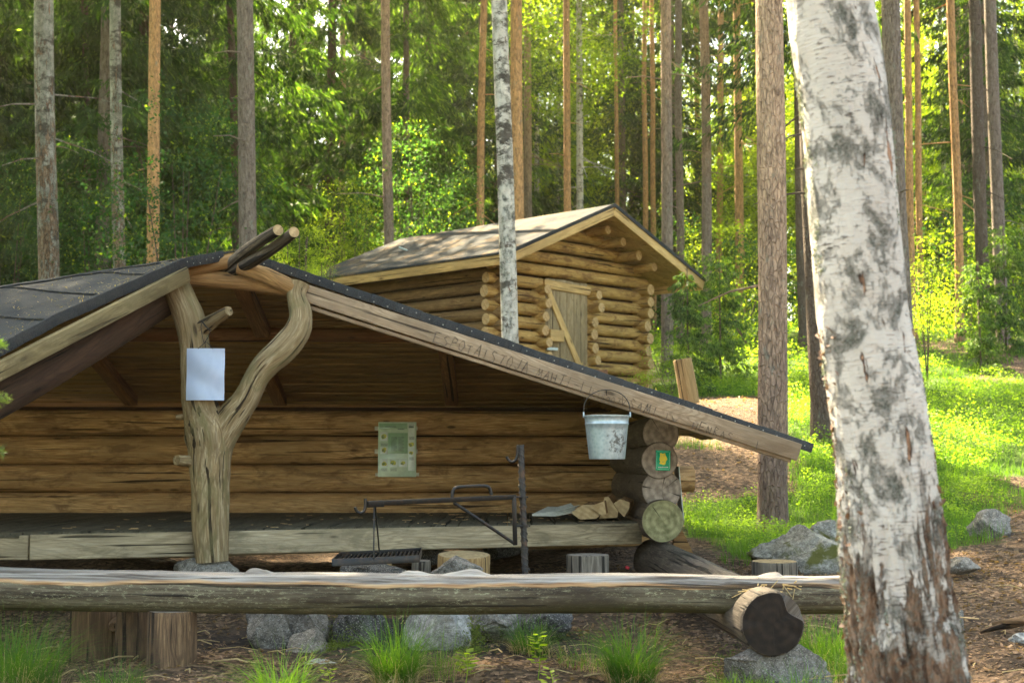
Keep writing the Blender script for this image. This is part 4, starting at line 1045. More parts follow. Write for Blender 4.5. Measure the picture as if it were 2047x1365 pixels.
#PART2
# ------------------------------------------------------------------ log cabin on the slope
cu, cv = V(.70, .714, 0).normalized(), V(-.714, .70, 0).normalized()
cO = V(-.02, 18.0, 0)
def CW(a, b, z): return V(cO.x, cO.y, 0) + cu * a + cv * b + V(0, 0, z)
cb = thing('log_cabin', 'small honey-coloured log cabin with plank door and black felt gable roof', 'cabin', CW(2, 2, 2.0))
CL = [M['cabin_log'], M['end_honey']]; CS = [M['cabin_side'], M['end_grey']]
ZE, ZR, AR, BL = 3.64, 4.50, 2.035, 4.5          # eave height, ridge height, ridge position, roof length
def roofz(a): return ZE + (ZR - ZE) * (1 - abs(a - AR) / AR)
aL, aR_, bF, bB = .46, 3.44, .72, 4.0
rr = .080; dz = .183; zb0 = 1.78
def clog(a0, b0, a1, b1, z, mats, r=rr, name='log'):
    j = rnd.uniform(-.01, .01)
    one_tube(name, mats, cb, [CW(a0, b0, z + j), CW((a0 + a1) / 2, (b0 + b1) / 2, z + rnd.uniform(-.006, .006)), CW(a1, b1, z + rnd.uniform(-.008, .008))], [r * rnd.uniform(.93, 1.05), r, r * rnd.uniform(.93, 1.05)], seg=16, amp=.06, freq=1.6, capmi=1, step=.12, cham=.008)
for i in range(10):
    z = zb0 + i * dz
    e = lambda: rnd.uniform(.17, .24)
    clog(aL - e(), bF, 1.34, bF, z, CL); clog(2.22, bF, aR_ + e(), bF, z, CL)
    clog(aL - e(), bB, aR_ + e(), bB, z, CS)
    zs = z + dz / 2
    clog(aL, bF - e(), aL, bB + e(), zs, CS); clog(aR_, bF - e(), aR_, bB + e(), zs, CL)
    if i < 9:
        clog(1.27, bF - rnd.uniform(.14, .24), 1.27, bF + .12, zs, CL, .072, 'log_stub'); clog(2.31, bF - rnd.uniform(.12, .26), 2.31, bF + .12, zs, CL, .072, 'log_stub')
for i in range(4):
    z = zb0 + (10 + i) * dz + .01; hw = min(1.72, (roofz(AR) - z - .10) / (ZR - ZE) * AR)
    if hw > .15:
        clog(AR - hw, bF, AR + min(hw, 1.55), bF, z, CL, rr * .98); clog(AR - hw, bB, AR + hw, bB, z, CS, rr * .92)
for a in (.62, 1.0, 1.40, 1.75, 2.27, 2.60, 2.95, 3.30):
    clog(a, .30 if a > 2 else .45, a, bB + .2, roofz(a) - .155, CL, .068, 'purlin')
beam(MB(), CW(aL, bF + .06, 2.6), CW(1.33, bF + .06, 2.6), .02, 1.9).build('chinking_board', M['dark_rafter'], cb)
beam(MB(), CW(2.36, bF + .06, 2.6), CW(aR_, bF + .06, 2.6), .02, 1.9).build('chinking_board', M['dark_rafter'], cb)
beam(MB(), CW(aL + .05, bF, 2.65), CW(aL + .05, bB, 2.65), .02, 1.95).build('chinking_board', M['dark_rafter'], cb)
# roof
def cpoly(name, mat, pts4, t):
    prism(MB(), pts4, V(0, 0, -t)).build(name, mat, cb, False)
for s in (-1, 1):
    e0 = AR + s * (AR + .03)
    cpoly('roof_felt', M['felt2'], [CW(AR, -.03, ZR + .045), CW(AR, BL, ZR + .045), CW(e0, BL, ZE + .04), CW(e0, -.03, ZE + .04)], .028)
    e1 = AR + s * AR
    n = 15
    for k in range(n):      # soffit boards, laid along the slope
        b0 = .02 + k * (BL - .04) / n; b1 = b0 + (BL - .04) / n - .008
        cpoly('roof_board', M['cabin_plank'], [CW(AR, b0, ZR + .01), CW(AR, b1, ZR + .01), CW(e1, b1, ZE + .01), CW(e1, b0, ZE + .01)], .022)
    for bb in (0.0, BL - .02):
        nn = (cu * (s * AR) + V(0, 0, ZE - ZR)).normalized(); u2 = V(0, 0, 1) - nn * nn.z
        beam(MB(), CW(AR, bb, ZR - .050), CW(e1, bb, ZE - .050), .028, .125, up=u2.normalized()).build('fascia', M['cabin_plank'], cb)
    beam(MB(), CW(e1, .015, ZE - .055), CW(e1, BL - .02, ZE - .055), .026, .125).build('fascia', M['cabin_plank'], cb)
    mb = MB()
    for bb, (p, q) in ((0, (CW(AR, -.025, ZR + .03), CW(e0, -.025, ZE + .025))),):
        beam(mb, p, q, .012, .05); mb.build('felt_edge', M['felt'], cb)
box(MB(), CW(1.0, 3.2, roofz(1.0) + .07), (.16, .12, .02), Matrix.Rotation(.4, 3, 'Y')).build('roof_patch', M['sheet'], cb)
# door
door = None
dmb = MB(); a0, a1 = 1.35, 2.22; nb = 6; w = (a1 - a0) / nb
for i in range(nb):
    a = a0 + (i + .5) * w
    beam(dmb, CW(a, bF - .06 + rnd.uniform(-.004, .004), 1.9), CW(a, bF - .06, 3.51 + rnd.uniform(-.01, .01)), .022, w - .008, up=cu)
door = dmb.build('door', M['door_plank'], cb)
beam(MB(), CW(a0 + .04, bF - .085, 3.33), CW(a1 + .0, bF - .085, 2.02), .025, .10, up=cu).build('brace', M['cabin_plank'], door)
beam(MB(), CW(a0 - .05, bF - .085, 3.43), CW(a1 + .04, bF - .085, 3.40), .03, .12).build('lintel', M['cabin_plank'], cb)
box(MB(), CW(a0 + .12, bF - .14, 2.72), (.28, .09, .16), frame_x(cu)).build('latch_block', M['cabin_plank'], door)
box(MB(), CW(a0 + .10, bF - .10, 2.54), (.22, .02, .04), frame_x(cu)).build('door_label', M['sheet'], door)

# ------------------------------------------------------------------ foliage meshes
RS = np.random.RandomState(11)
def unit(v): return v / np.maximum(np.linalg.norm(v, axis=-1, keepdims=True), 1e-9)
def strips(pos, d, length, width, rs, nrm=None):
    """one diamond-shaped face per entry"""
    n = len(pos); d = unit(d)
    if nrm is None: nrm = rs.normal(size=(n, 3))
    s = unit(np.cross(d, nrm)); L = length[:, None]; Wd = width[:, None]
    v = np.stack([pos, pos + d * L * .45 + s * Wd * .5, pos + d * L, pos + d * L * .5 - s * Wd * .5], 1)
    return v.reshape(-1, 3), np.arange(n * 4).reshape(n, 4)
def spruce_crown(seed, Ht, zb_, R, dens=1., light=.12, lstep=.42, big=1.):
    rs = np.random.RandomState(seed); Pp, D, Ln, Wd = [], [], [], []; limb = MB()
    z = zb_
    while z < Ht - .3:
        nb = rs.randint(4, 7)
        for b in range(nb):
            az = rs.uniform(0, 2 * np.pi); L = R * (1 - (z / Ht)) ** .75 * rs.uniform(.6, 1.1) + .25
            if z < 3: L *= .6 + .4 * rs.rand()
            dr = np.array([np.cos(az), np.sin(az), 0]); sd_ = np.array([-dr[1], dr[0], 0])
            droop = rs.uniform(.3, .65); z0 = z + rs.uniform(-.2, .2)
            nt = max(6, int(L * 20 * dens)); t = rs.uniform(.12, 1., nt)
            c = dr * (t * L)[:, None] + np.array([0, 0, 1.]) * (z0 - droop * L * t + .22 * L * t * t * t)[:, None]
            side = rs.choice([-1, 1], nt); tl = L * .30 * (1.15 - t) * rs.uniform(.6, 1.2, nt) + .10
            td = unit(dr * rs.uniform(.4, 1., nt)[:, None] + sd_ * (side * rs.uniform(.4, 1.1, nt))[:, None] + np.array([0, 0, -1.]) * rs.uniform(.3, 1.5, nt)[:, None])
            m = 7
            for j in range(m):
                f = (j + rs.rand(nt)) / m
                Pp.append(c + td * (tl * f)[:, None] + rs.normal(size=(nt, 3)) * .012)
                D.append(td + rs.normal(size=(nt, 3)) * .30 + np.array([0, 0, -.35])); Ln.append(rs.uniform(.11, .21, nt) * big); Wd.append(rs.uniform(.022, .045, nt) * big)
        z += lstep * rs.uniform(.7, 1.3)
    Pp, D, Ln, Wd = np.concatenate(Pp), np.concatenate(D), np.concatenate(Ln), np.concatenate(Wd)
    v, q = strips(Pp, D, Ln, Wd, rs)
    mi = (rs.rand(len(q)) < light).astype(int)
    return fast_mesh('crown', v, q, [M['spruce'], M['spruce_light']], mi)
def leaf_crown(seed, zc, rxy, rz, nclump, per, size, mats, light=.0, hollow=.35, cs=.45):
    rs = np.random.RandomState(seed); Pp, D, Ln = [], [], []
    for i in range(nclump):
        u = unit(rs.normal(size=3)); r = rs.uniform(hollow, 1.) ** .6
        c = np.array([u[0] * rxy * r, u[1] * rxy * r, zc + u[2] * rz * r]); s = cs * rs.uniform(.5, 1.3)
        n = int(per * rs.uniform(.5, 1.4)); p = c + rs.normal(size=(n, 3)) * np.array([s, s, s * .45])
        Pp.append(p); D.append(rs.normal(size=(n, 3)) * .9 + unit(c - np.array([0, 0, zc])) * .4 + np.array([0, 0, -.3])); Ln.append(size * rs.uniform(.6, 1.3, n))
    Pp, D, Ln = np.concatenate(Pp), np.concatenate(D), np.concatenate(Ln)
    v, q = strips(Pp, D, Ln, Ln * .62, rs, nrm=np.tile([0, 0, 1.], (len(Pp), 1)) + rs.normal(size=(len(Pp), 3)) * .6)
    mi = (rs.rand(len(q)) < light).astype(int) if len(mats) > 1 else None
    return fast_mesh('crown', v, q, mats, mi)
CR = {}
CR['spruceA'] = spruce_crown(1, 17., .8, 3.0, 1.0)
CR['spruceB'] = spruce_crown(2, 15., 1.4, 2.6, 1.0, .2)
CR['spruceC'] = spruce_crown(3, 19., 2.2, 3.2, .9, .08)
CR['spruceBig'] = spruce_crown(4, 18., 1.0, 3.1, .65, .15, .5, 1.7)
CR['young'] = spruce_crown(5, 4.2, .25, 1.35, 1.5, .5, .26, .8)
CR['pine'] = leaf_crown(6, 0., 2.3, 2.6, 60, 45, .26, [M['pine']], cs=.5)
CR['birchA'] = leaf_crown(7, 0., 2.6, 4.6, 150, 150, .085, [M['decid']], cs=.55)
CR['birchB'] = leaf_crown(8, 0., 2.2, 3.4, 100, 150, .085, [M['decid']], cs=.5)
CR['bush'] = leaf_crown(9, 0., 1.0, 1.1, 60, 70, .05, [M['decid']], cs=.24)
CR['rowan'] = leaf_crown(10, 0., 1.3, 1.5, 75, 80, .052, [M['rowan'], M['decid']], .1, cs=.22)

def trunk_mesh(L, r0, r1, seed, flare=1.25, seg=14, step=.6, amp=.05, bow=.0, name='trunk'):
    mb = MB(); n = max(4, int(L / 2.5)); r_ = random.Random(seed); pt = []; rd_ = []
    for i in range(n + 1):
        t = i / n; pt.append(V(r_.uniform(-bow, bow), r_.uniform(-bow, bow), t * L)); rd_.append(r0 + (r1 - r0) * t)
    pt.insert(1, V(0, 0, .45)); rd_.insert(1, r0); rd_[0] = r0 * flare
    tube(mb, pt, rd_, seg=seg, amp=amp, freq=.9, step=step, seed=seed, caps=(0, 1))
    return mb
def limb_stubs(mb, L, r0, seed, n=14, z0=2.):
    r_ = random.Random(seed)
    for i in range(n):
        z = r_.uniform(z0, L * .8); a = r_.uniform(0, 6.28); l = r_.uniform(.15, 1.1); d = V(math.cos(a), math.sin(a), r_.uniform(-.5, .1))
        c = V(0, 0, z) + V(math.cos(a), math.sin(a), 0) * r0 * .7; tube(mb, [c, c + d * l * .5, c + d * l + V(0, 0, -.1 * l)], [.014, .009, .004], seg=5)
def tree(name, label, cat, X, Y, crown, cz, csc, L, r0, r1, bark, seed, topX=None, topY=None, ztop=None, rotz=None, group=None, stubs=12, seg=16, flare=1.3, sc=None, bow=.03, trunk_me=None, crotx=True, step=.6):
    z = G(X, Y) - .08; r_ = random.Random(seed)
    t = thing(name, label, cat, (X, Y, z), group)
    if trunk_me is None:
        mb = trunk_mesh(L, r0, r1, seed, flare, seg, step, bow=bow)
        if stubs: limb_stubs(mb, L, r0, seed, stubs)
        tr = mb.build('trunk', bark)
    else: tr = bpy.data.objects.new('trunk', trunk_me); SC.collection.objects.link(tr)
    tr.parent = t
    if crown is not None:
        c = bpy.data.objects.new('crown', CR[crown]); SC.collection.objects.link(c); c.parent = t
        c.location = (0, 0, cz); c.scale = (csc, csc, csc); c.rotation_euler = (0, 0, r_.uniform(0, 6.28) if rotz is None else rotz)
    if topX is not None:      # lean: unit horizontal shift per metre
        t.rotation_euler = (0, math.atan(topX), 0)
    return t
# trunks the photo shows, from pixel positions: x at frame top, x low, y low, width px, depth
def px_tree(name, label, cat, x0, x1, y1, wpx, Y, crown, cz, csc, L, bark, seed, taper=.45, group=None, **k):
    lo = P(x1, y1, Y); hi = P(x0, 0, Y); r = wpx / 2 / F * Y
    lean = (hi.x - lo.x) / max(.1, hi.z - lo.z)
    gx = lo.x; gzv = G(gx, Y); bx = lo.x - lean * (lo.z - gzv)
    return tree(name, label, cat, bx, Y, crown, cz, csc, L, r * 1.04, r * taper, bark, seed, topX=lean, group=group, **k)
TG = 'forest trunks behind the shelter'
px_tree('spruce_tree', 'lichen-covered grey trunk, leftmost thick trunk of the photo, above the shelter roof', 'spruce', 88, 97, 540, 43, 19., 'spruceC', 9., .7, 19, M['birch_dark'], 21, .6, TG, stubs=20)
px_tree('birch_tree', 'slim dark blotched birch trunk left of the orange pine', 'birch', 232, 241, 520, 27, 22., 'birchA', 13, 1., 17, M['birch_dark'], 22, .5, TG)
px_tree('pine_tree', 'bright orange pine trunk rising behind the left roof slope', 'pine', 310, 303, 510, 26, 21., 'pine', 14.5, 1., 17, M['bark_orange'], 23, .6, TG)
px_tree('spruce_tree', 'straight grey-brown trunk standing directly behind the ridge poles', 'spruce', 493, 498, 480, 37, 17.5, 'spruceC', 9., .55, 18, M['bark_grey'], 24, .6, TG, stubs=16)
px_tree('spruce_tree', 'thin dark trunk just left of the trunk behind the ridge poles', 'spruce', 463, 470, 470, 18, 27., 'spruceB', 2., 1.1, 18, M['bark_dark'], 25, .5, TG)
px_tree('pine_tree', 'slender pinkish pine trunk behind the left end of the cabin roof', 'pine', 772, 780, 485, 21, 23.5, 'pine', 14.5, 1., 17, M['bark_pine'], 26, .6, TG)
px_tree('spruce_tree', 'hazy thin grey trunk just right of the pinkish pine', 'spruce', 812, 817, 420, 15, 32., 'spruceB', 2.5, 1.1, 18, M['bark_grey'], 27, .5, TG)
px_tree('pine_tree', 'orange pine trunk seen just left of the slim white birch', 'pine', 968, 960, 450, 16, 29., 'pine', 16., 1., 18, M['bark_orange'], 28, .6, TG)
px_tree('pine_tree', 'tan pine trunk half hidden behind the slim white birch', 'pine', 1032, 1033, 430, 26, 25., 'pine', 16., 1., 18, M['bark_orange'], 29, .7, TG)
px_tree('pine_tree', 'thin pale pine trunk above the middle of the cabin roof', 'pine', 1133, 1137, 410, 15, 30., 'pine', 17., 1., 19, M['bark_orange'], 30, .6, TG)
px_tree('pine_tree', 'very thin orange trunk right of the cabin roof peak', 'pine', 1231, 1235, 400, 9, 42., 'pine', 18., .9, 20, M['bark_orange'], 31, .6, TG)
px_tree('pine_tree', 'thin sunlit pine trunk, left one of a close pair right of the cabin peak', 'pine', 1288, 1291, 430, 11, 40., 'pine', 18., .9, 20, M['bark_orange'], 32, .6, TG)
px_tree('pine_tree', 'thin sunlit pine trunk, right one of a close pair right of the cabin peak', 'pine', 1302, 1305, 440, 11, 41., 'pine', 18., .9, 20, M['bark_orange'], 33, .6, TG)
px_tree('pine_tree', 'pine trunk just behind the right eave of the cabin', 'pine', 1328, 1334, 725, 24, 24., 'pine', 15., 1., 17, M['bark_pine'], 34, .65, TG)
px_tree('pine_tree', 'dark thin pine trunk between two thicker trunks right of the cabin', 'pine', 1356, 1360, 600, 16, 31., 'pine', 16., 1., 18, M['bark_grey'], 35, .6, TG)
px_tree('pine_tree', 'pine trunk rising past the right tip of the cabin roof', 'pine', 1409, 1411, 650, 21, 28., 'pine', 16., 1., 18, M['bark_pine'], 36, .6, TG)
px_tree('pine_tree', 'faint distant trunk just right of the trunk by the cabin roof tip', 'pine', 1441, 1436, 640, 14, 44., 'pine', 18., 1., 20, M['bark_orange'], 37, .6, TG)
px_tree('pine_tree', 'big scaly pine standing right behind the low end of the shelter roof', 'pine', 1534, 1545, 1040, 58, 11.6, 'pine', 13., 1., 16, M['bark_big'], 38, .7, seg=40, step=.12, flare=1.45, stubs=6)
px_tree('spruce_tree', 'thin dark trunk between the big scaly pine and the large birch', 'spruce', 1590, 1606, 720, 17, 27., 'spruceB', 4., 1., 16, M['bark_dark'], 39, .5, TG)
px_tree('birch_tree', 'dark-barked trunk half hidden by the left edge of the large birch', 'birch', 1615, 1648, 868, 48, 14.4, 'birchB', 12., 1., 14, M['bark_dark'], 40, .55, seg=24, step=.3)
px_tree('spruce_tree', 'dark grey trunk half hidden by the right edge of the large birch', 'spruce', 1781, 1808, 700, 40, 16.5, 'spruceC', 9., .8, 17, M['bark_grey'], 41, .7, seg=24, step=.3)
px_tree('pine_tree', 'orange-brown trunk close to the right edge of the large birch', 'pine', 1811, 1826, 700, 15, 27., 'pine', 16., 1., 18, M['bark_orange'], 42, .7, TG)
px_tree('pine_tree', 'slim brown trunk second right of the large birch', 'pine', 1831, 1844, 690, 13, 30., 'pine', 17., 1., 19, M['bark_orange'], 43, .7, TG)
px_tree('pine_tree', 'pine trunk with a bright sunlit left edge on the right slope', 'pine', 1901, 1919, 660, 17, 27., 'pine', 16., 1., 18, M['bark_orange'], 44, .8, TG)
px_tree('birch_tree', 'dark ridged trunk, left one of the pair near the right edge', 'birch', 1949, 1969, 650, 25, 25., 'birchA', 14., 1., 18, M['bark_dark'], 45, .8, TG)
px_tree('pine_tree', 'grey trunk, right one of the pair near the right edge', 'pine', 1980, 2003, 640, 25, 26., 'pine', 15., 1., 18, M['bark_grey'], 46, .8, TG)
px_tree('spruce_tree', 'dim trunk far left between the lichen-covered trunk and the blotched birch', 'spruce', 172, 176, 430, 16, 26., 'spruceA', 1., 1.1, 17, M['bark_dark'], 47, .6, TG)
px_tree('spruce_tree', 'dim trunk between the orange pine and the blotched birch', 'spruce', 285, 288, 430, 15, 30., 'spruceA', 1., 1.1, 17, M['bark_dark'], 48, .6, TG)
# slim white birch behind the shelter roof
px_tree('birch_tree', 'slim white birch with dark bands standing between the shelter and the cabin', 'birch', 998, 1020, 690, 33, 14.2, 'birchB', 13., .9, 15, M['birch'], 50, .85, seg=28, step=.15, stubs=3, flare=1.2)

# large leaning birch in the foreground
Yl = 3.3
cl = [(1640, -260, 172), (1658, 0, 178), (1687, 200, 180), (1704, 400, 180), (1722, 600, 182), (1752, 800, 190), (1772, 950, 196), (1785, 1100, 204), (1808, 1300, 222), (1822, 1420, 236), (1845, 1700, 262), (1860, 1960, 320), (1866, 2030, 380)]
bp = [P(x, y, Yl) for x, y, w in reversed(cl)]; br = [w / 2 / F * Yl * .985 for x, y, w in reversed(cl)]
base = bp[0].copy(); top = bp[-1]; dd = (bp[-1] - bp[-3]); dd.x *= .5
for i in range(5): bp.append(bp[-1] + V(-.06 + .05 * i, .02, 1.9)); br.append(br[-1] * .86)
big = thing('birch_tree', 'large leaning birch with peeling white bark and grey lichen in the right foreground', 'birch', (base.x, base.y, G(base.x, base.y) - .05))
mb = MB()
def bird(rr, s, a, p):
    c, sn = math.cos(a), math.sin(a)
    low = min(1., max(0., (1.25 - p.z) / .5))
    n1 = mn.noise(V(s * 7, c * 2.2, sn * 2.2)); n2 = mn.noise(V(s * 14, c * 9, sn * 9)); n3 = mn.noise(V(s * 40, c * 22, sn * 22))
    cr = abs(mn.noise(V(s * 4.5 + 5, c * 5.5, sn * 5.5)))
    return rr * (1 + .025 * n1 + .02 * n2 + .010 * n3 + low * (.035 * n2 + .03 * n3 - .07 * max(0, .22 - cr) / .22 + .03))
tube(mb, bp[:13], br[:13], seg=150, step=.008, seed=0., dfn=bird, caps=(0, 0))
tube(mb, bp[12:], br[12:], seg=24, step=.3, seed=0., amp=.03)
tk = mb.build('trunk', M['birch_big'], big)
rs = np.random.RandomState(5)
bark_v = None
me_ = tk.data; nv = 150; co = np.empty(len(me_.vertices) * 3, np.float32); me_.vertices.foreach_get('co', co); co = co.reshape(-1, 3)
no = np.empty(len(me_.vertices) * 3, np.float32); me_.vertices.foreach_get('normal', no); no = no.reshape(-1, 3)
vis = np.where((no[:, 1] < .45) & (co[:, 2] < 3.4) & (co[:, 2] > .2))[0]
pick = rs.choice(vis, 60000); w = []
for i in pick:
    p = co[i]; q = V(float(p[0]) * 9, float(p[1]) * 9, float(p[2]) * 5.5)
    lo_ = max(0., min(1., (1.25 - p[2]) / .3)) * .10
    v = mn.noise(q) * .6 + mn.noise(q * 3.1) * .45 + .06 * float(no[i, 0]) + lo_
    w.append(v)
w = np.array(w); sel = pick[w > .17][:24000]
def flakes(idx, smin, smax, mat, name, lift=.4, elong=1.):
    n = len(idx); p = co[idx] + rs.normal(size=(n, 3)) * .002; nn = unit(no[idx] + rs.normal(size=(n, 3)) * .55)
    tz = np.tile([0, 0, 1.], (n, 1)) + rs.normal(size=(n, 3)) * .9
    a = unit(np.cross(nn, tz)); b = np.cross(nn, a); s = rs.uniform(smin, smax, n)[:, None]
    k = 6; vs = []
    for j in range(k):
        th = 2 * np.pi * j / k + rs.uniform(-.3, .3, n); r = s[:, 0] * rs.uniform(.55, 1.15, n)
        vs.append(p + a * (np.cos(th) * r)[:, None] + b * (np.sin(th) * r * elong)[:, None] + nn * (s * lift * rs.uniform(.2, 1., (n, 1))))
    v = np.stack(vs, 1).reshape(-1, 3); q = np.arange(n * k).reshape(n, k)
    me = fast_mesh(name, v, q, mat); o = bpy.data.objects.new(name, me); SC.collection.objects.link(o); attach(o, tk); o['kind'] = 'stuff'; return o
flakes(sel, .0022, .0055, M['lichen'], 'lichen')
lowp = rs.choice(np.where((no[:, 1] < .45) & (co[:, 2] < 1.35) & (co[:, 2] > .3))[0], 1500)
flakes(lowp, .003, .010, M['bark_flake'], 'loose_bark', .5, 1.6)
c = bpy.data.objects.new('crown', CR['birchA']); SC.collection.objects.link(c); c.location = bp[-1] + V(0, 0, 1.5); attach(c, big)

# ------------------------------------------------------------------ the forest behind
TM = {}
for nm, L, r, bark in (('spruce', 17, .14, 'bark_grey'), ('spruceD', 17, .13, 'bark_dark'), ('pineT', 17.5, .13, 'bark_orange'), ('pineG', 17.5, .13, 'bark_pine'), ('birchT', 15, .10, 'birch')):
    mb = trunk_mesh(L, r, r * .45, len(nm) * 3., 1.3, 10, 1.2); limb_stubs(mb, L, r, 3, 26, 1.5); TM[nm] = mb.build('trunk', M[bark]).data
    bpy.data.objects.remove(bpy.data.objects[-1]) if False else None
for o in [o for o in SC.objects if o.name.startswith('trunk') and o.parent is None]: bpy.data.objects.remove(o)
used = [(o.location.x, o.location.y) for o in SC.objects if o.get('category') in ('pine', 'spruce', 'birch')]
rt = random.Random(77)
def free(x, y, d): return all((x - a) ** 2 + (y - b) ** 2 > d * d for a, b in used)
LANE = [(.95, 3.3, 1.8), (2.6, 12., .5), (5., 16., 1.4), (4., 14., 1.), (3., 8., .1), (3.4, 6.5, 0.), (2.1, 11.6, 4.), (-.8, 20., 4.), (1.4, 6.3, .5), (7., 17., 1.5), (4.2, 11., .5), (5.5, 22., 2.5), (9., 26., 3.)]
def sunlane(x, y):   # gaps in the canopy through which the sun reaches the clearing
    dx, dy = math.sin(SUN_AZ), math.cos(SUN_AZ)
    for (a, b, c) in LANE:
        u = (x - a) * dx + (y - b) * dy; w = abs(-(x - a) * dy + (y - b) * dx)
        if 2 < u < 19 / math.tan(SUN_EL) + 1 and w < 1.9: return True
    return False
cnt = 0
def zone(x, y):
    px = CX + x / y * F
    for lim, nm in ((-60, 'left of the frame'), (140, 'behind the far left of the roof'), (330, 'around the orange pine'), (560, 'behind the ridge poles'), (760, 'left of the cabin roof'), (980, 'above the cabin roof, left of the slim birch'), (1230, 'above the cabin roof peak'), (1420, 'behind the right eave of the cabin'), (1600, 'behind the big scaly pine'), (1800, 'behind the large birch'), (1940, 'behind the trunk with a sunlit edge')):
        if px < lim: return nm
    return 'at the far right edge'
def dist(y): return 'in the first rows' if y < 34 else 'in the middle rows' if y < 50 else 'in the farther rows' if y < 68 else 'in the farthest rows'
def far_tree(x, y, kind):
    global cnt
    if kind == 'S' and .0 < x / y < .17 and rt.random() < .8: kind = rt.choice('BBP')
    cnt += 1; s = rt.uniform(.82, 1.18); zn = zone(x, y) + ', ' + dist(y)
    if kind == 'S':
        tree('spruce_tree', 'drooping spruce ' + zn, 'spruce', x, y, rt.choice(['spruceA', 'spruceB', 'spruceC']) if y < 46 else 'spruceBig', rt.uniform(-.6, .4), s, 17, .14, .06, None, cnt, group='spruces of the forest', trunk_me=TM[rt.choice(['spruce', 'spruceD'])])
    elif kind == 'P':
        tree('pine_tree', 'slender bare pine ' + zn, 'pine', x, y, 'pine', rt.uniform(14, 16), s * rt.uniform(.8, 1.1), 17, .13, .06, None, cnt, group='pines of the forest', trunk_me=TM[rt.choice(['pineT', 'pineG'])])
    else:
        tree('birch_tree', 'leafy birch ' + zn, 'birch', x, y, rt.choice(['birchA', 'birchB']), rt.uniform(4, 9), s, 14, .1, .04, None, cnt, group='leafy trees of the forest', trunk_me=TM['birchT'])
    used.append((x, y))
def field(n, x0f, x1f, y0, y1, mix, dmin, tries=30):
    k = 0
    for _ in range(n * tries):
        if k >= n: break
        y = rt.uniform(y0, y1); x = rt.uniform(x0f * y, x1f * y)
        if not free(x, y, dmin) or sunlane(x, y): continue
        if .05 < x / y < .13 and y > 34 and rt.random() < .6: continue
        if abs(x) < 4.5 and y < 24.5 and x > -4: continue
        far_tree(x, y, rt.choice(mix)); k += 1
field(26, -.56, -.10, 24, 35, 'SSSSSSS', 1.9)
field(44, -.50, .02, 34, 58, 'SSSSSSP', 2.2)
field(24, -.06, .14, 27, 60, 'SSSPB', 2.0)
field(46, .12, .50, 31, 62, 'PPBBBS', 2.1)
field(70, -.5, .5, 60, 95, 'SSBB', 2.6)
for (x, y) in ((-9.6, 14.2), (-10.2, 17.2), (-11.5, 12.0), (-8.6, 11.2)): used.append((x, y)); tree('spruce_tree', 'unseen spruce added left of the frame to shade the shelter', 'spruce', x, y, 'spruceA', 0, 1., 17, .14, .06, None, int(-x * 10), group='spruces added to shade the shelter', trunk_me=TM['spruce'])  # out-of-view spruces added to keep the sun off the shelter roof
for (x, y, s_) in ((-7.9, 16.9, 1.), (-9.4, 19.6, 1.1), (-6.9, 15.0, .7)): tree('birch_tree', 'unseen tall birch added left of the frame so its high crown shades the left roof slope', 'birch', x, y, 'birchA', 13.2, s_, 16, .1, .04, None, int(-x * 10), group='high birches added to shade the shelter roof', trunk_me=TM['birchT'])  # out-of-view birches added, crowns set high to shade the left roof slope
# understorey
def bushy(px, py, Y, crown, sc, name, label, cat, zoff=.0, group=None, stem=M['bark_dark'], szs=1.):
    c = P(px, py, Y); gzv = G(c.x, Y); t = thing(name, label, cat, (c.x, Y, gzv), group)
    H_ = max(.3, c.z - gzv); mb = MB()
    r_ = random.Random(int(px + py))
    for i in range(5):
        d = V(r_.uniform(-.6, .6), r_.uniform(-.6, .6), 0) * sc; tube(mb, [V(0, 0, -.05), d * .4 + V(0, 0, H_ * .55), d + V(0, 0, H_ + sc * .5)], [.018 * sc, .012 * sc, .004], seg=6, step=.3)
    s_ = mb.build('stem', stem); s_.parent = t
    c_ = bpy.data.objects.new('leaves', CR[crown]); SC.collection.objects.link(c_); c_.parent = t; c_.location = (0, 0, H_); c_.scale = (sc, sc, sc * szs); c_.rotation_euler = (0, 0, r_.uniform(0, 6))
def young(px, py, Y, sc, label, group=None):
    c = P(px, py, Y); t = thing('young_spruce', label, 'young spruce', (c.x, Y, G(c.x, Y)), group)
    mb = MB(); tube(mb, [V(0, 0, -.05), V(0, 0, 4.1 * sc)], [.035 * sc, .006], seg=8, step=.5); s_ = mb.build('trunk', M['bark_dark']); s_.parent = t
    c_ = bpy.data.objects.new('crown', CR['young']); SC.collection.objects.link(c_); c_.parent = t; c_.scale = (sc,) * 3; c_.rotation_euler = (0, 0, px * .7)
bushy(370, 400, 18.5, 'rowan', 1.0, 'rowan_bush', 'blue-green rowan bush behind the left roof slope, between two trunks', 'bush')
bushy(190, 440, 23., 'rowan', .9, 'rowan_bush', 'blue-green rowan bush above the left roof slope behind the orange pine', 'bush')
bushy(600, 505, 12.6, 'bush', .26, 'leafy_sapling', 'bright leafy sapling right of the ridge poles', 'bush')
bushy(645, 545, 12.2, 'bush', .14, 'leafy_sapling', 'small sapling peeking over the roof edge left of the cabin', 'bush')
bushy(830, 400, 24.5, 'rowan', .9, 'rowan_bush', 'leafy bush behind the left part of the cabin roof', 'bush')
bushy(700, 440, 29., 'bush', .9, 'leafy_sapling', 'yellow-green bush left of the pinkish pine', 'bush')
bushy(20, 450, 22., 'rowan', .8, 'rowan_bush', 'leafy bush at the left edge above the roof', 'bush')
young(1375, 700, 19., .42, 'small bright spruce just behind the standing log')
young(1440, 700, 21., .5, 'young spruce between the cabin and the big scaly pine')
bushy(1340, 760, 18.2, 'bush', .42, 'bilberry_bush', 'low bright green bush at the right corner of the cabin', 'bush')
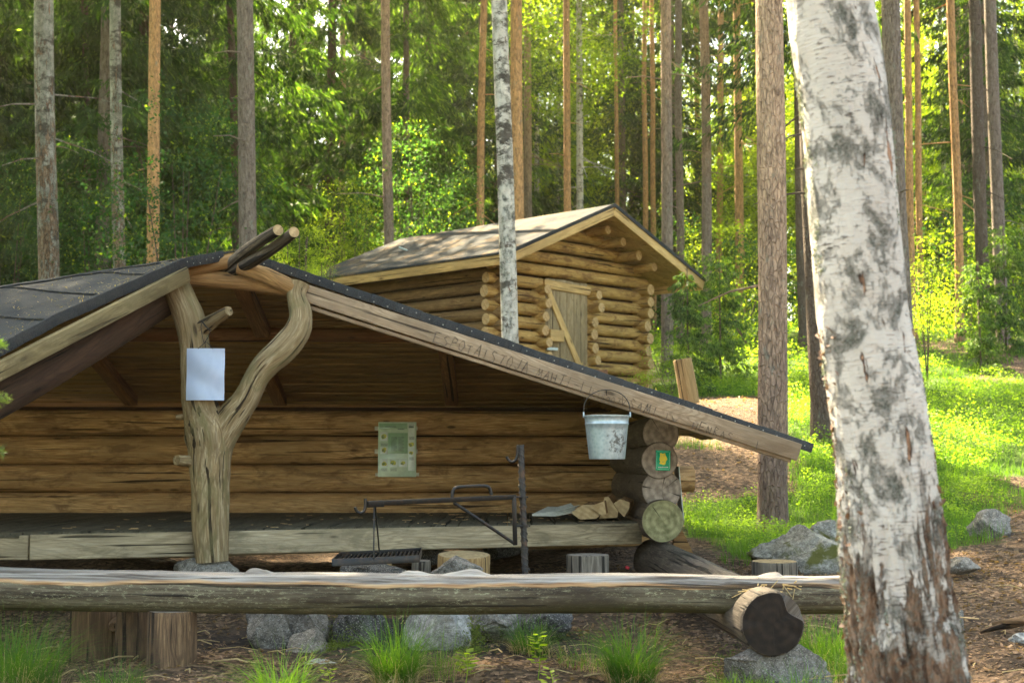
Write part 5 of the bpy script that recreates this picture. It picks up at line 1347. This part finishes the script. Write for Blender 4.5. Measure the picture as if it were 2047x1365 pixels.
bushy(1850, 590, 20., 'bush', .55, 'leafy_sapling', 'pale sapling just right of the large birch', 'bush')
young(1960, 700, 21., .42, 'low spreading spruce at the foot of the pair of trunks')
young(2010, 640, 24., .55, 'young spruce at the right edge of the photo')
bushy(1900, 520, 33., 'bush', 1.6, 'leafy_sapling', 'bright bush behind the trunk with the sunlit edge', 'bush')
bushy(1480, 560, 31., 'bush', 1.4, 'leafy_sapling', 'bright bush left of the big scaly pine', 'bush')
for i in range(44):
    Y_ = rt.uniform(27, 52); xf = rt.uniform(-.45, .45)
    px_ = CX + xf * F * .8; py_ = rt.uniform(520, 680)
    if xf < .1 and rt.random() < .75: continue
    bushy(px_, py_, Y_, rt.choice(['bush', 'rowan', 'bush']), rt.uniform(.9, 1.9), 'forest_bush', 'leafy undergrowth bush ' + zone((px_ - CX) / F * Y_, Y_) + ', ' + dist(Y_), 'bush', group='bushes in the forest undergrowth')
# spruce twig tips reaching in at the left edge
for (px_, py_, nm_) in ((2, 690, 'upper'), (6, 800, 'middle'), (-4, 905, 'lowest')):
    c = P(px_ - 42, py_, 3.6); rs2 = np.random.RandomState(int(py_)); n = 260; f = rs2.rand(n)
    pos = np.array(c) + np.outer(f, [.055, .01, .004]) + rs2.normal(size=(n, 3)) * .006
    v, q = strips(pos, rs2.normal(size=(n, 3)) * .7 + np.array([.6, 0, .1]), rs2.uniform(.012, .022, n), rs2.uniform(.0015, .003, n), rs2)
    o = link_mesh('spruce_twig', fast_mesh('spruce_twig', v, q, M['spruce_light'] if nm_ == 'upper' else M['pine']))
    tag(o, {'upper': 'out-of-focus green spruce twig at the left edge beside the roof rake', 'middle': 'short dull green twig at the left edge in front of the dark ceiling', 'lowest': 'lowest dull green twig at the left edge before the wall logs'}[nm_], 'twig')

# ------------------------------------------------------------------ grass, bilberry, litter
def blades(n, cx, cy, rad, h, w, rs, lean=.5, segs=4, dirb=None, zfn=gz, fixed=None):
    a = rs.uniform(0, 2 * np.pi, n); r = rad * np.sqrt(rs.rand(n))
    x = cx + np.cos(a) * r; y = cy + np.sin(a) * r if np.ndim(cx) == 0 else cy + np.sin(a) * r
    z = zfn(x, y) - .01
    out = a + rs.normal(size=n) * .8; H_ = h * rs.uniform(.45, 1.1, n); ln = lean * rs.uniform(.1, 1.3, n)
    d = np.stack([np.cos(out), np.sin(out), 0 * out], 1); s = np.stack([-np.sin(out + rs.uniform(-1, 1, n)), np.cos(out), 0 * out], 1); s = unit(s)
    rows_ = []
    for j in range(segs + 1):
        t = j / segs; hor = (ln * t ** 2.0 * H_)[:, None] * d; ver = (H_ * (t - .42 * np.minimum(ln, 1.3) * t ** 2.6))[:, None] * np.array([0, 0, 1.])
        c = np.stack([x, y, z], 1) + hor + ver; wd = (w * (1 - t ** 1.5) * .5 + .0003) * rs.uniform(.8, 1.2)
        rows_.append(c - s * wd); rows_.append(c + s * wd)
    v = np.stack(rows_, 1).reshape(-1, 3); k = 2 * (segs + 1); base_ = np.arange(n)[:, None] * k; q = []
    for j in range(segs): q.append(base_ + np.array([2 * j, 2 * j + 1, 2 * j + 3, 2 * j + 2]))
    return v, np.stack(q, 1).reshape(-1, 4)
def tuft(px, py, Y, n, rad, h, label, seed, straw=.25, lean=.7, w=.0045):
    rs = np.random.RandomState(seed); c = P(px, py, Y); x, y = c.x, Y
    t = thing('grass_tuft', label, 'grass tuft', (x, y, G(x, y)))
    n = int(n * 1.7); w *= .62; lean *= 1.25
    v, q = blades(n, x, y, rad, h, w, rs, lean, 6); link_mesh('blades', fast_mesh('blades', v, q, M['grass']), None); o = bpy.data.objects['blades'] if False else SC.collection.objects[-1]; attach(o, t); o['kind'] = 'stuff'
    m = int(n * straw)
    if m:
        v, q = blades(m, x, y, rad * 1.2, h * .55, w * .8, rs, 1.6); o = link_mesh('dry_blades', fast_mesh('dry_blades', v, q, M['straw']), t); o['kind'] = 'stuff'
tuft(40, 1335, 5.9, 330, .16, .36, 'large fine grass tuft in the bottom left corner', 1, .2, .9, .003)
tuft(0, 1300, 6.3, 160, .14, .30, 'grass at the left edge beside the large corner tuft', 2, .1)
tuft(225, 1372, 5.8, 150, .12, .17, 'small low grass tuft in front of the three stumps', 3, .3, .8, .003)
tuft(560, 1385, 5.55, 190, .085, .27, 'bright broad-bladed grass tuft in front of the flat pale stone', 4, .05, .9, .006)
tuft(790, 1330, 6.0, 300, .08, .34, 'tall lush grass tuft in front of the middle fire-ring stones', 5, .5, .8, .005)
tuft(880, 1345, 6.2, 90, .14, .20, 'thin sparse grass right of the tall lush tuft', 6, .6, .8, .003)
tuft(1062, 1278, 6.75, 190, .085, .22, 'grass tuft growing against the bench log beside the right fire-ring stones', 7, .7, .9, .004)
tuft(1262, 1325, 6.05, 330, .095, .34, 'large dense grass tuft left of the charred log end', 8, .4, .8, .005)
tuft(1175, 1300, 6.4, 70, .13, .20, 'wispy grass just left of the large dense tuft', 9, .6, .9, .003)
tuft(1660, 1300, 6.7, 420, .22, .27, 'sunlit grass between the charred log end and the large birch', 10, .2, .8, .004)
tuft(1720, 1330, 6.2, 160, .18, .22, 'sunlit grass at the left foot of the large birch', 11, .4, .8, .003)
tuft(1480, 1372, 5.9, 160, .13, .13, 'short mossy grass left of the speckled stone block', 12, .5, .9, .003)
tuft(1600, 1382, 5.7, 80, .13, .2, 'a few long blades in front of the speckled stone block', 13, .3, .8, .004)
def seedling(px, py, Y, h, label, seed, lw=.028, n=5):
    rs = np.random.RandomState(seed); c = P(px, py, Y); x, y = c.x, Y; z = G(x, y); t = thing('seedling', label, 'seedling', (x, y, z)); mb = MB()
    tube(mb, [V(x, y, z - .01), V(x + .01, y, z + h * .5), V(x, y - .01, z + h)], [.0022, .0018, .001], seg=6, step=.02); mb.build('stem', M['decid'], t)
    Pp, D, Ln = [], [], []
    for i in range(n * 5):
        f = .3 + .7 * (i + 1) / (n * 5); a = i * 2.4; Pp.append([x + .01 * math.cos(a), y + .01 * math.sin(a), z + h * f]); D.append([math.cos(a), math.sin(a), .25]); Ln.append(lw * rs.uniform(.7, 1.2))
    v, q = strips(np.array(Pp), np.array(D), np.array(Ln), np.array(Ln) * .65, rs, nrm=np.tile([0, 0, 1.], (len(Pp), 1)) + rs.normal(size=(len(Pp), 3)) * .25)
    link_mesh('leaves', fast_mesh('leaves', v, q, M['decid']), t)['kind'] = 'stuff'
seedling(930, 1350, 6.0, .13, 'small pale seedling with lobed leaves left of centre in the foreground', 1, .05)
seedling(1075, 1345, 6.05, .19, 'bright seedling with rounded leaves in the middle foreground', 2, .045, 6)
seedling(1100, 1375, 5.8, .10, 'tiny rounded seedling below the bright one', 3, .04, 3)
seedling(655, 1362, 5.9, .08, 'tiny seedling beside the broad-bladed tuft', 4, .03, 3)
# meadow grass on the slope
def scatter(n, x0, x1, y0, y1, rs, thr=.45, key=None):
    x = rs.uniform(x0, x1, n * 3); y = rs.uniform(y0, y1, n * 3); m = green_mask(x, y)
    nz = np.array([mn.noise(V(a * .9, b * .9, 4.)) for a, b in zip(x, y)])
    nz2 = np.array([mn.noise(V(a * 3.1, b * 3.1, 14.)) for a, b in zip(x, y)]); ok = (m + nz * 1.0 + nz2 * .5 > thr) & ((x + .25 * (y - 9)) > 1.25) & ~((np.abs(x - 1.3) < 2.2) & (y > 18.3) & (y < 23) & (x < .95 * (y - 18.3) + .2))
    x, y = x[ok][:n], y[ok][:n]; return x, y
def field_blades(x, y, h, w, rs, lean=.6, segs=2):
    n = len(x); return blades(n, x, y, .02, h, w, rs, lean, segs)
rs = np.random.RandomState(31)
allv, allq, off = [], [], 0
for (n, b, h, w) in ((15000, (1.4, 4.4, 9.3, 14), .15, .004), (20000, (2., 9.5, 12.5, 21), .17, .006), (16000, (1., 16, 20, 38), .20, .012)):
    x, y = scatter(n, *b, rs); v, q = field_blades(x, y, h * rs.uniform(.7, 1.3, len(x)), w, rs, .8); allv.append(v); allq.append(q + off); off += len(v)
o = link_mesh('meadow_grass', fast_mesh('meadow_grass', np.concatenate(allv), np.concatenate(allq), M['grass']))
tag(o, 'fine green grass covering the slope to the right', 'grass', kind='stuff')
Pp, D, Ln = [], [], []
for (n, b, h, s) in ((26000, (1.4, 4.6, 9.6, 13.8), .16, .020), (46000, (2.2, 9.5, 13., 22), .24, .030), (30000, (1., 17, 21, 40), .32, .055)):
    x, y = scatter(n, *b, rs, .80); n = len(x); f = rs.rand(n) ** .7
    nz = np.array([mn.noise(V(a * 2.2, b_ * 2.2, 9.)) for a, b_ in zip(x, y)])
    Pp.append(np.stack([x, y, gz(x, y) + h * f * (.75 + nz)], 1)); D.append(rs.normal(size=(n, 3)) * np.array([1, 1, .35]) + np.array([0, 0, .15])); Ln.append(s * rs.uniform(.6, 1.3, n))
Pp, D, Ln = np.concatenate(Pp), np.concatenate(D), np.concatenate(Ln)
v, q = strips(Pp, D, Ln, Ln * .6, rs, nrm=np.tile([0, 0, 1.], (len(Pp), 1)) + rs.normal(size=(len(Pp), 3)) * .45)
o = link_mesh('bilberry_cover', fast_mesh('bilberry_cover', v, q, M['bilberry'])); tag(o, 'low bright bilberry leaves covering the slope', 'ground cover', kind='stuff')
# dead leaves and twigs on the bare ground
rs = np.random.RandomState(41); Pp, D, Ln, Nn = [], [], [], []
for (n, b, s) in ((30000, (-2.9, 3.3, 5.6, 9.5), .024), (9000, (2., 6., 5.6, 12.5), .034), (5000, (1.2, 4., 11, 19), .04)):
    x = rs.uniform(b[0], b[1], n); y = rs.uniform(b[2], b[3], n); m = green_mask(x, y); so_ = np.clip(1.3 - ((x + .55) / 1.1) ** 2 - ((y - 7.0) / .55) ** 2, 0, 1)
    ok = (m < .5) & (rs.rand(n) > so_ * .9); x, y = x[ok], y[ok]; n = len(x)
    fz = np.array([.03 * mn.noise(V(a * 2.5, c_ * 2.5, 0)) + .016 * mn.noise(V(a * 9, c_ * 9, 3)) if 4 <= c_ <= 13 and -4 <= a <= 6 else 0 for a, c_ in zip(x, y)])
    Pp.append(np.stack([x, y, gz(x, y) + fz + .008], 1)); D.append(rs.normal(size=(n, 3)) * np.array([1, 1, .22])); Ln.append(s * rs.uniform(.4, 1.4, n))
Pp, D, Ln = np.concatenate(Pp), np.concatenate(D), np.concatenate(Ln)
v, q = strips(Pp, D, Ln, Ln * rs.uniform(.25, .8, len(Ln)), rs, nrm=np.tile([0, 0, 1.], (len(Pp), 1)) + rs.normal(size=(len(Pp), 3)) * .35)
o = link_mesh('leaf_litter', fast_mesh('leaf_litter', v, q, M['litter'])); tag(o, 'brown dead leaves and bark bits covering the bare ground', 'leaf litter', kind='stuff')
mb = MB()
for i in range(240):
    x, y = rnd.uniform(-2.6, 3.4), rnd.uniform(5.7, 8.0); a = rnd.uniform(0, 6.28); l = rnd.uniform(.05, .22); z = G(x, y) + .02
    tube(mb, [V(x, y, z), V(x + math.cos(a) * l * .5 + .01, y + math.sin(a) * l * .5, z + .012), V(x + math.cos(a) * l, y + math.sin(a) * l, z)], rnd.uniform(.001, .0035), seg=5)
tag(mb.build('twigs', M['straw']), 'fallen pale twigs and straw on the ground around the bench', 'twigs', kind='stuff')
# moss between the stones
Pp = []
for (px, py, Y, r, n) in ((690, 1300, 6.85, .10, 1400), (700, 1240, 7.0, .08, 900), (935, 1265, 6.85, .07, 1100), (945, 1295, 6.7, .08, 700), (660, 1305, 6.7, .05, 500), (1475, 1340, 6.2, .12, 900)):
    c = P(px, py, Y); g = rs.normal(size=(n, 3)) * r * np.array([.6, .5, .5]) + np.array(c); g[:, 2] = np.maximum(g[:, 2], gz(g[:, 0], g[:, 1])); Pp.append(g)
Pp = np.concatenate(Pp); n = len(Pp); v, q = strips(Pp, rs.normal(size=(n, 3)), rs.uniform(.006, .018, n), rs.uniform(.003, .008, n), rs)
tag(link_mesh('moss', fast_mesh('moss', v, q, M['moss'])), 'olive moss growing between the fire-ring stones', 'moss', kind='stuff')
# felt laps and fallen needles on the roofs
from mathutils.bvhtree import BVHTree
def bvh_of(o):
    return BVHTree.FromPolygons([v.co + o.location for v in o.data.vertices], [tuple(p.vertices) for p in o.data.polygons])
fano = [o for o in SC.objects if o.name.startswith('roof_felt') and o.parent == sh and len(o.data.vertices) > 100][0]
bv = bvh_of(fano)
def hit(px, py):
    o = V(0, 0, CAMZ); d = (P(px, py, 8.) - o).normalized(); h = bv.ray_cast(o, d); return h[0]
for (a, b) in (((-60, 567), (214, 592)), ((-60, 630), (116, 641)), ((190, 543), (296, 550)), ((-60, 586), (170, 550)), ((170, 550), (368, 519))):
    mb = MB(); prev = None
    for i in range(13):
        h = hit(lerp(a[0], b[0], i / 12), lerp(a[1], b[1], i / 12) + .8 * math.sin(i))
        if h is not None and prev is not None: beam(mb, prev + V(0, 0, .003), h + V(0, 0, .003), .030, .007, bev=.001)
        prev = h
    if mb.v: mb.build('felt_lap', M['felt_seam'], sh)
Pp = []
for i in range(900):
    px_ = rnd.uniform(-20, 470); t_ = rnd.random() ** 1.6
    yt = 560 - .155 * px_ + 3; yb = np.interp(px_, [0, 120, 300, 375, 452], [690, 627, 548, 516, 504]); h = hit(px_, lerp(yb - 1, yt, t_))
    if h is not None: Pp.append([h.x, h.y, h.z + .003])
for i in range(420):
    q = lerp(st_, E, rnd.random()) + V(0, rnd.uniform(0, .05), .006); Pp.append([q.x, q.y, q.z])
Pp = np.array(Pp); n = len(Pp); v, q = strips(Pp, rs.normal(size=(n, 3)) * np.array([1, 1, .25]), rs.uniform(.008, .035, n), rs.uniform(.002, .006, n), rs, nrm=np.tile([0, 0, 1.], (n, 1)))
tag(link_mesh('needles', fast_mesh('needles', v, q, M['straw'])), 'dry pine needles and seed scales fallen on the shelter roof', 'needles', kind='stuff')
# ------------------------------------------------------------------ thin haze added to give a warm glow between the trees
def haze():
    m = bpy.data.materials.new('glow_haze'); m.use_nodes = True; nt = m.node_tree; nt.nodes.clear()
    v = nt.nodes.new('ShaderNodeVolumePrincipled'); o = nt.nodes.new('ShaderNodeOutputMaterial')
    v.inputs['Color'].default_value = (1.0, .90, .66, 1); v.inputs['Density'].default_value = .00038; v.inputs['Anisotropy'].default_value = .7
    nt.links.new(v.outputs[0], o.inputs['Volume'])
    mb = MB(); box(mb, (0, 345, 12), (1060, 1120, 44), None, 0, 0, .01); o = mb.build('haze', m, None, False); o['kind'] = 'stuff'
    tag(o, 'warm thin haze added to the forest air for its glow', 'haze', kind='stuff')
haze()
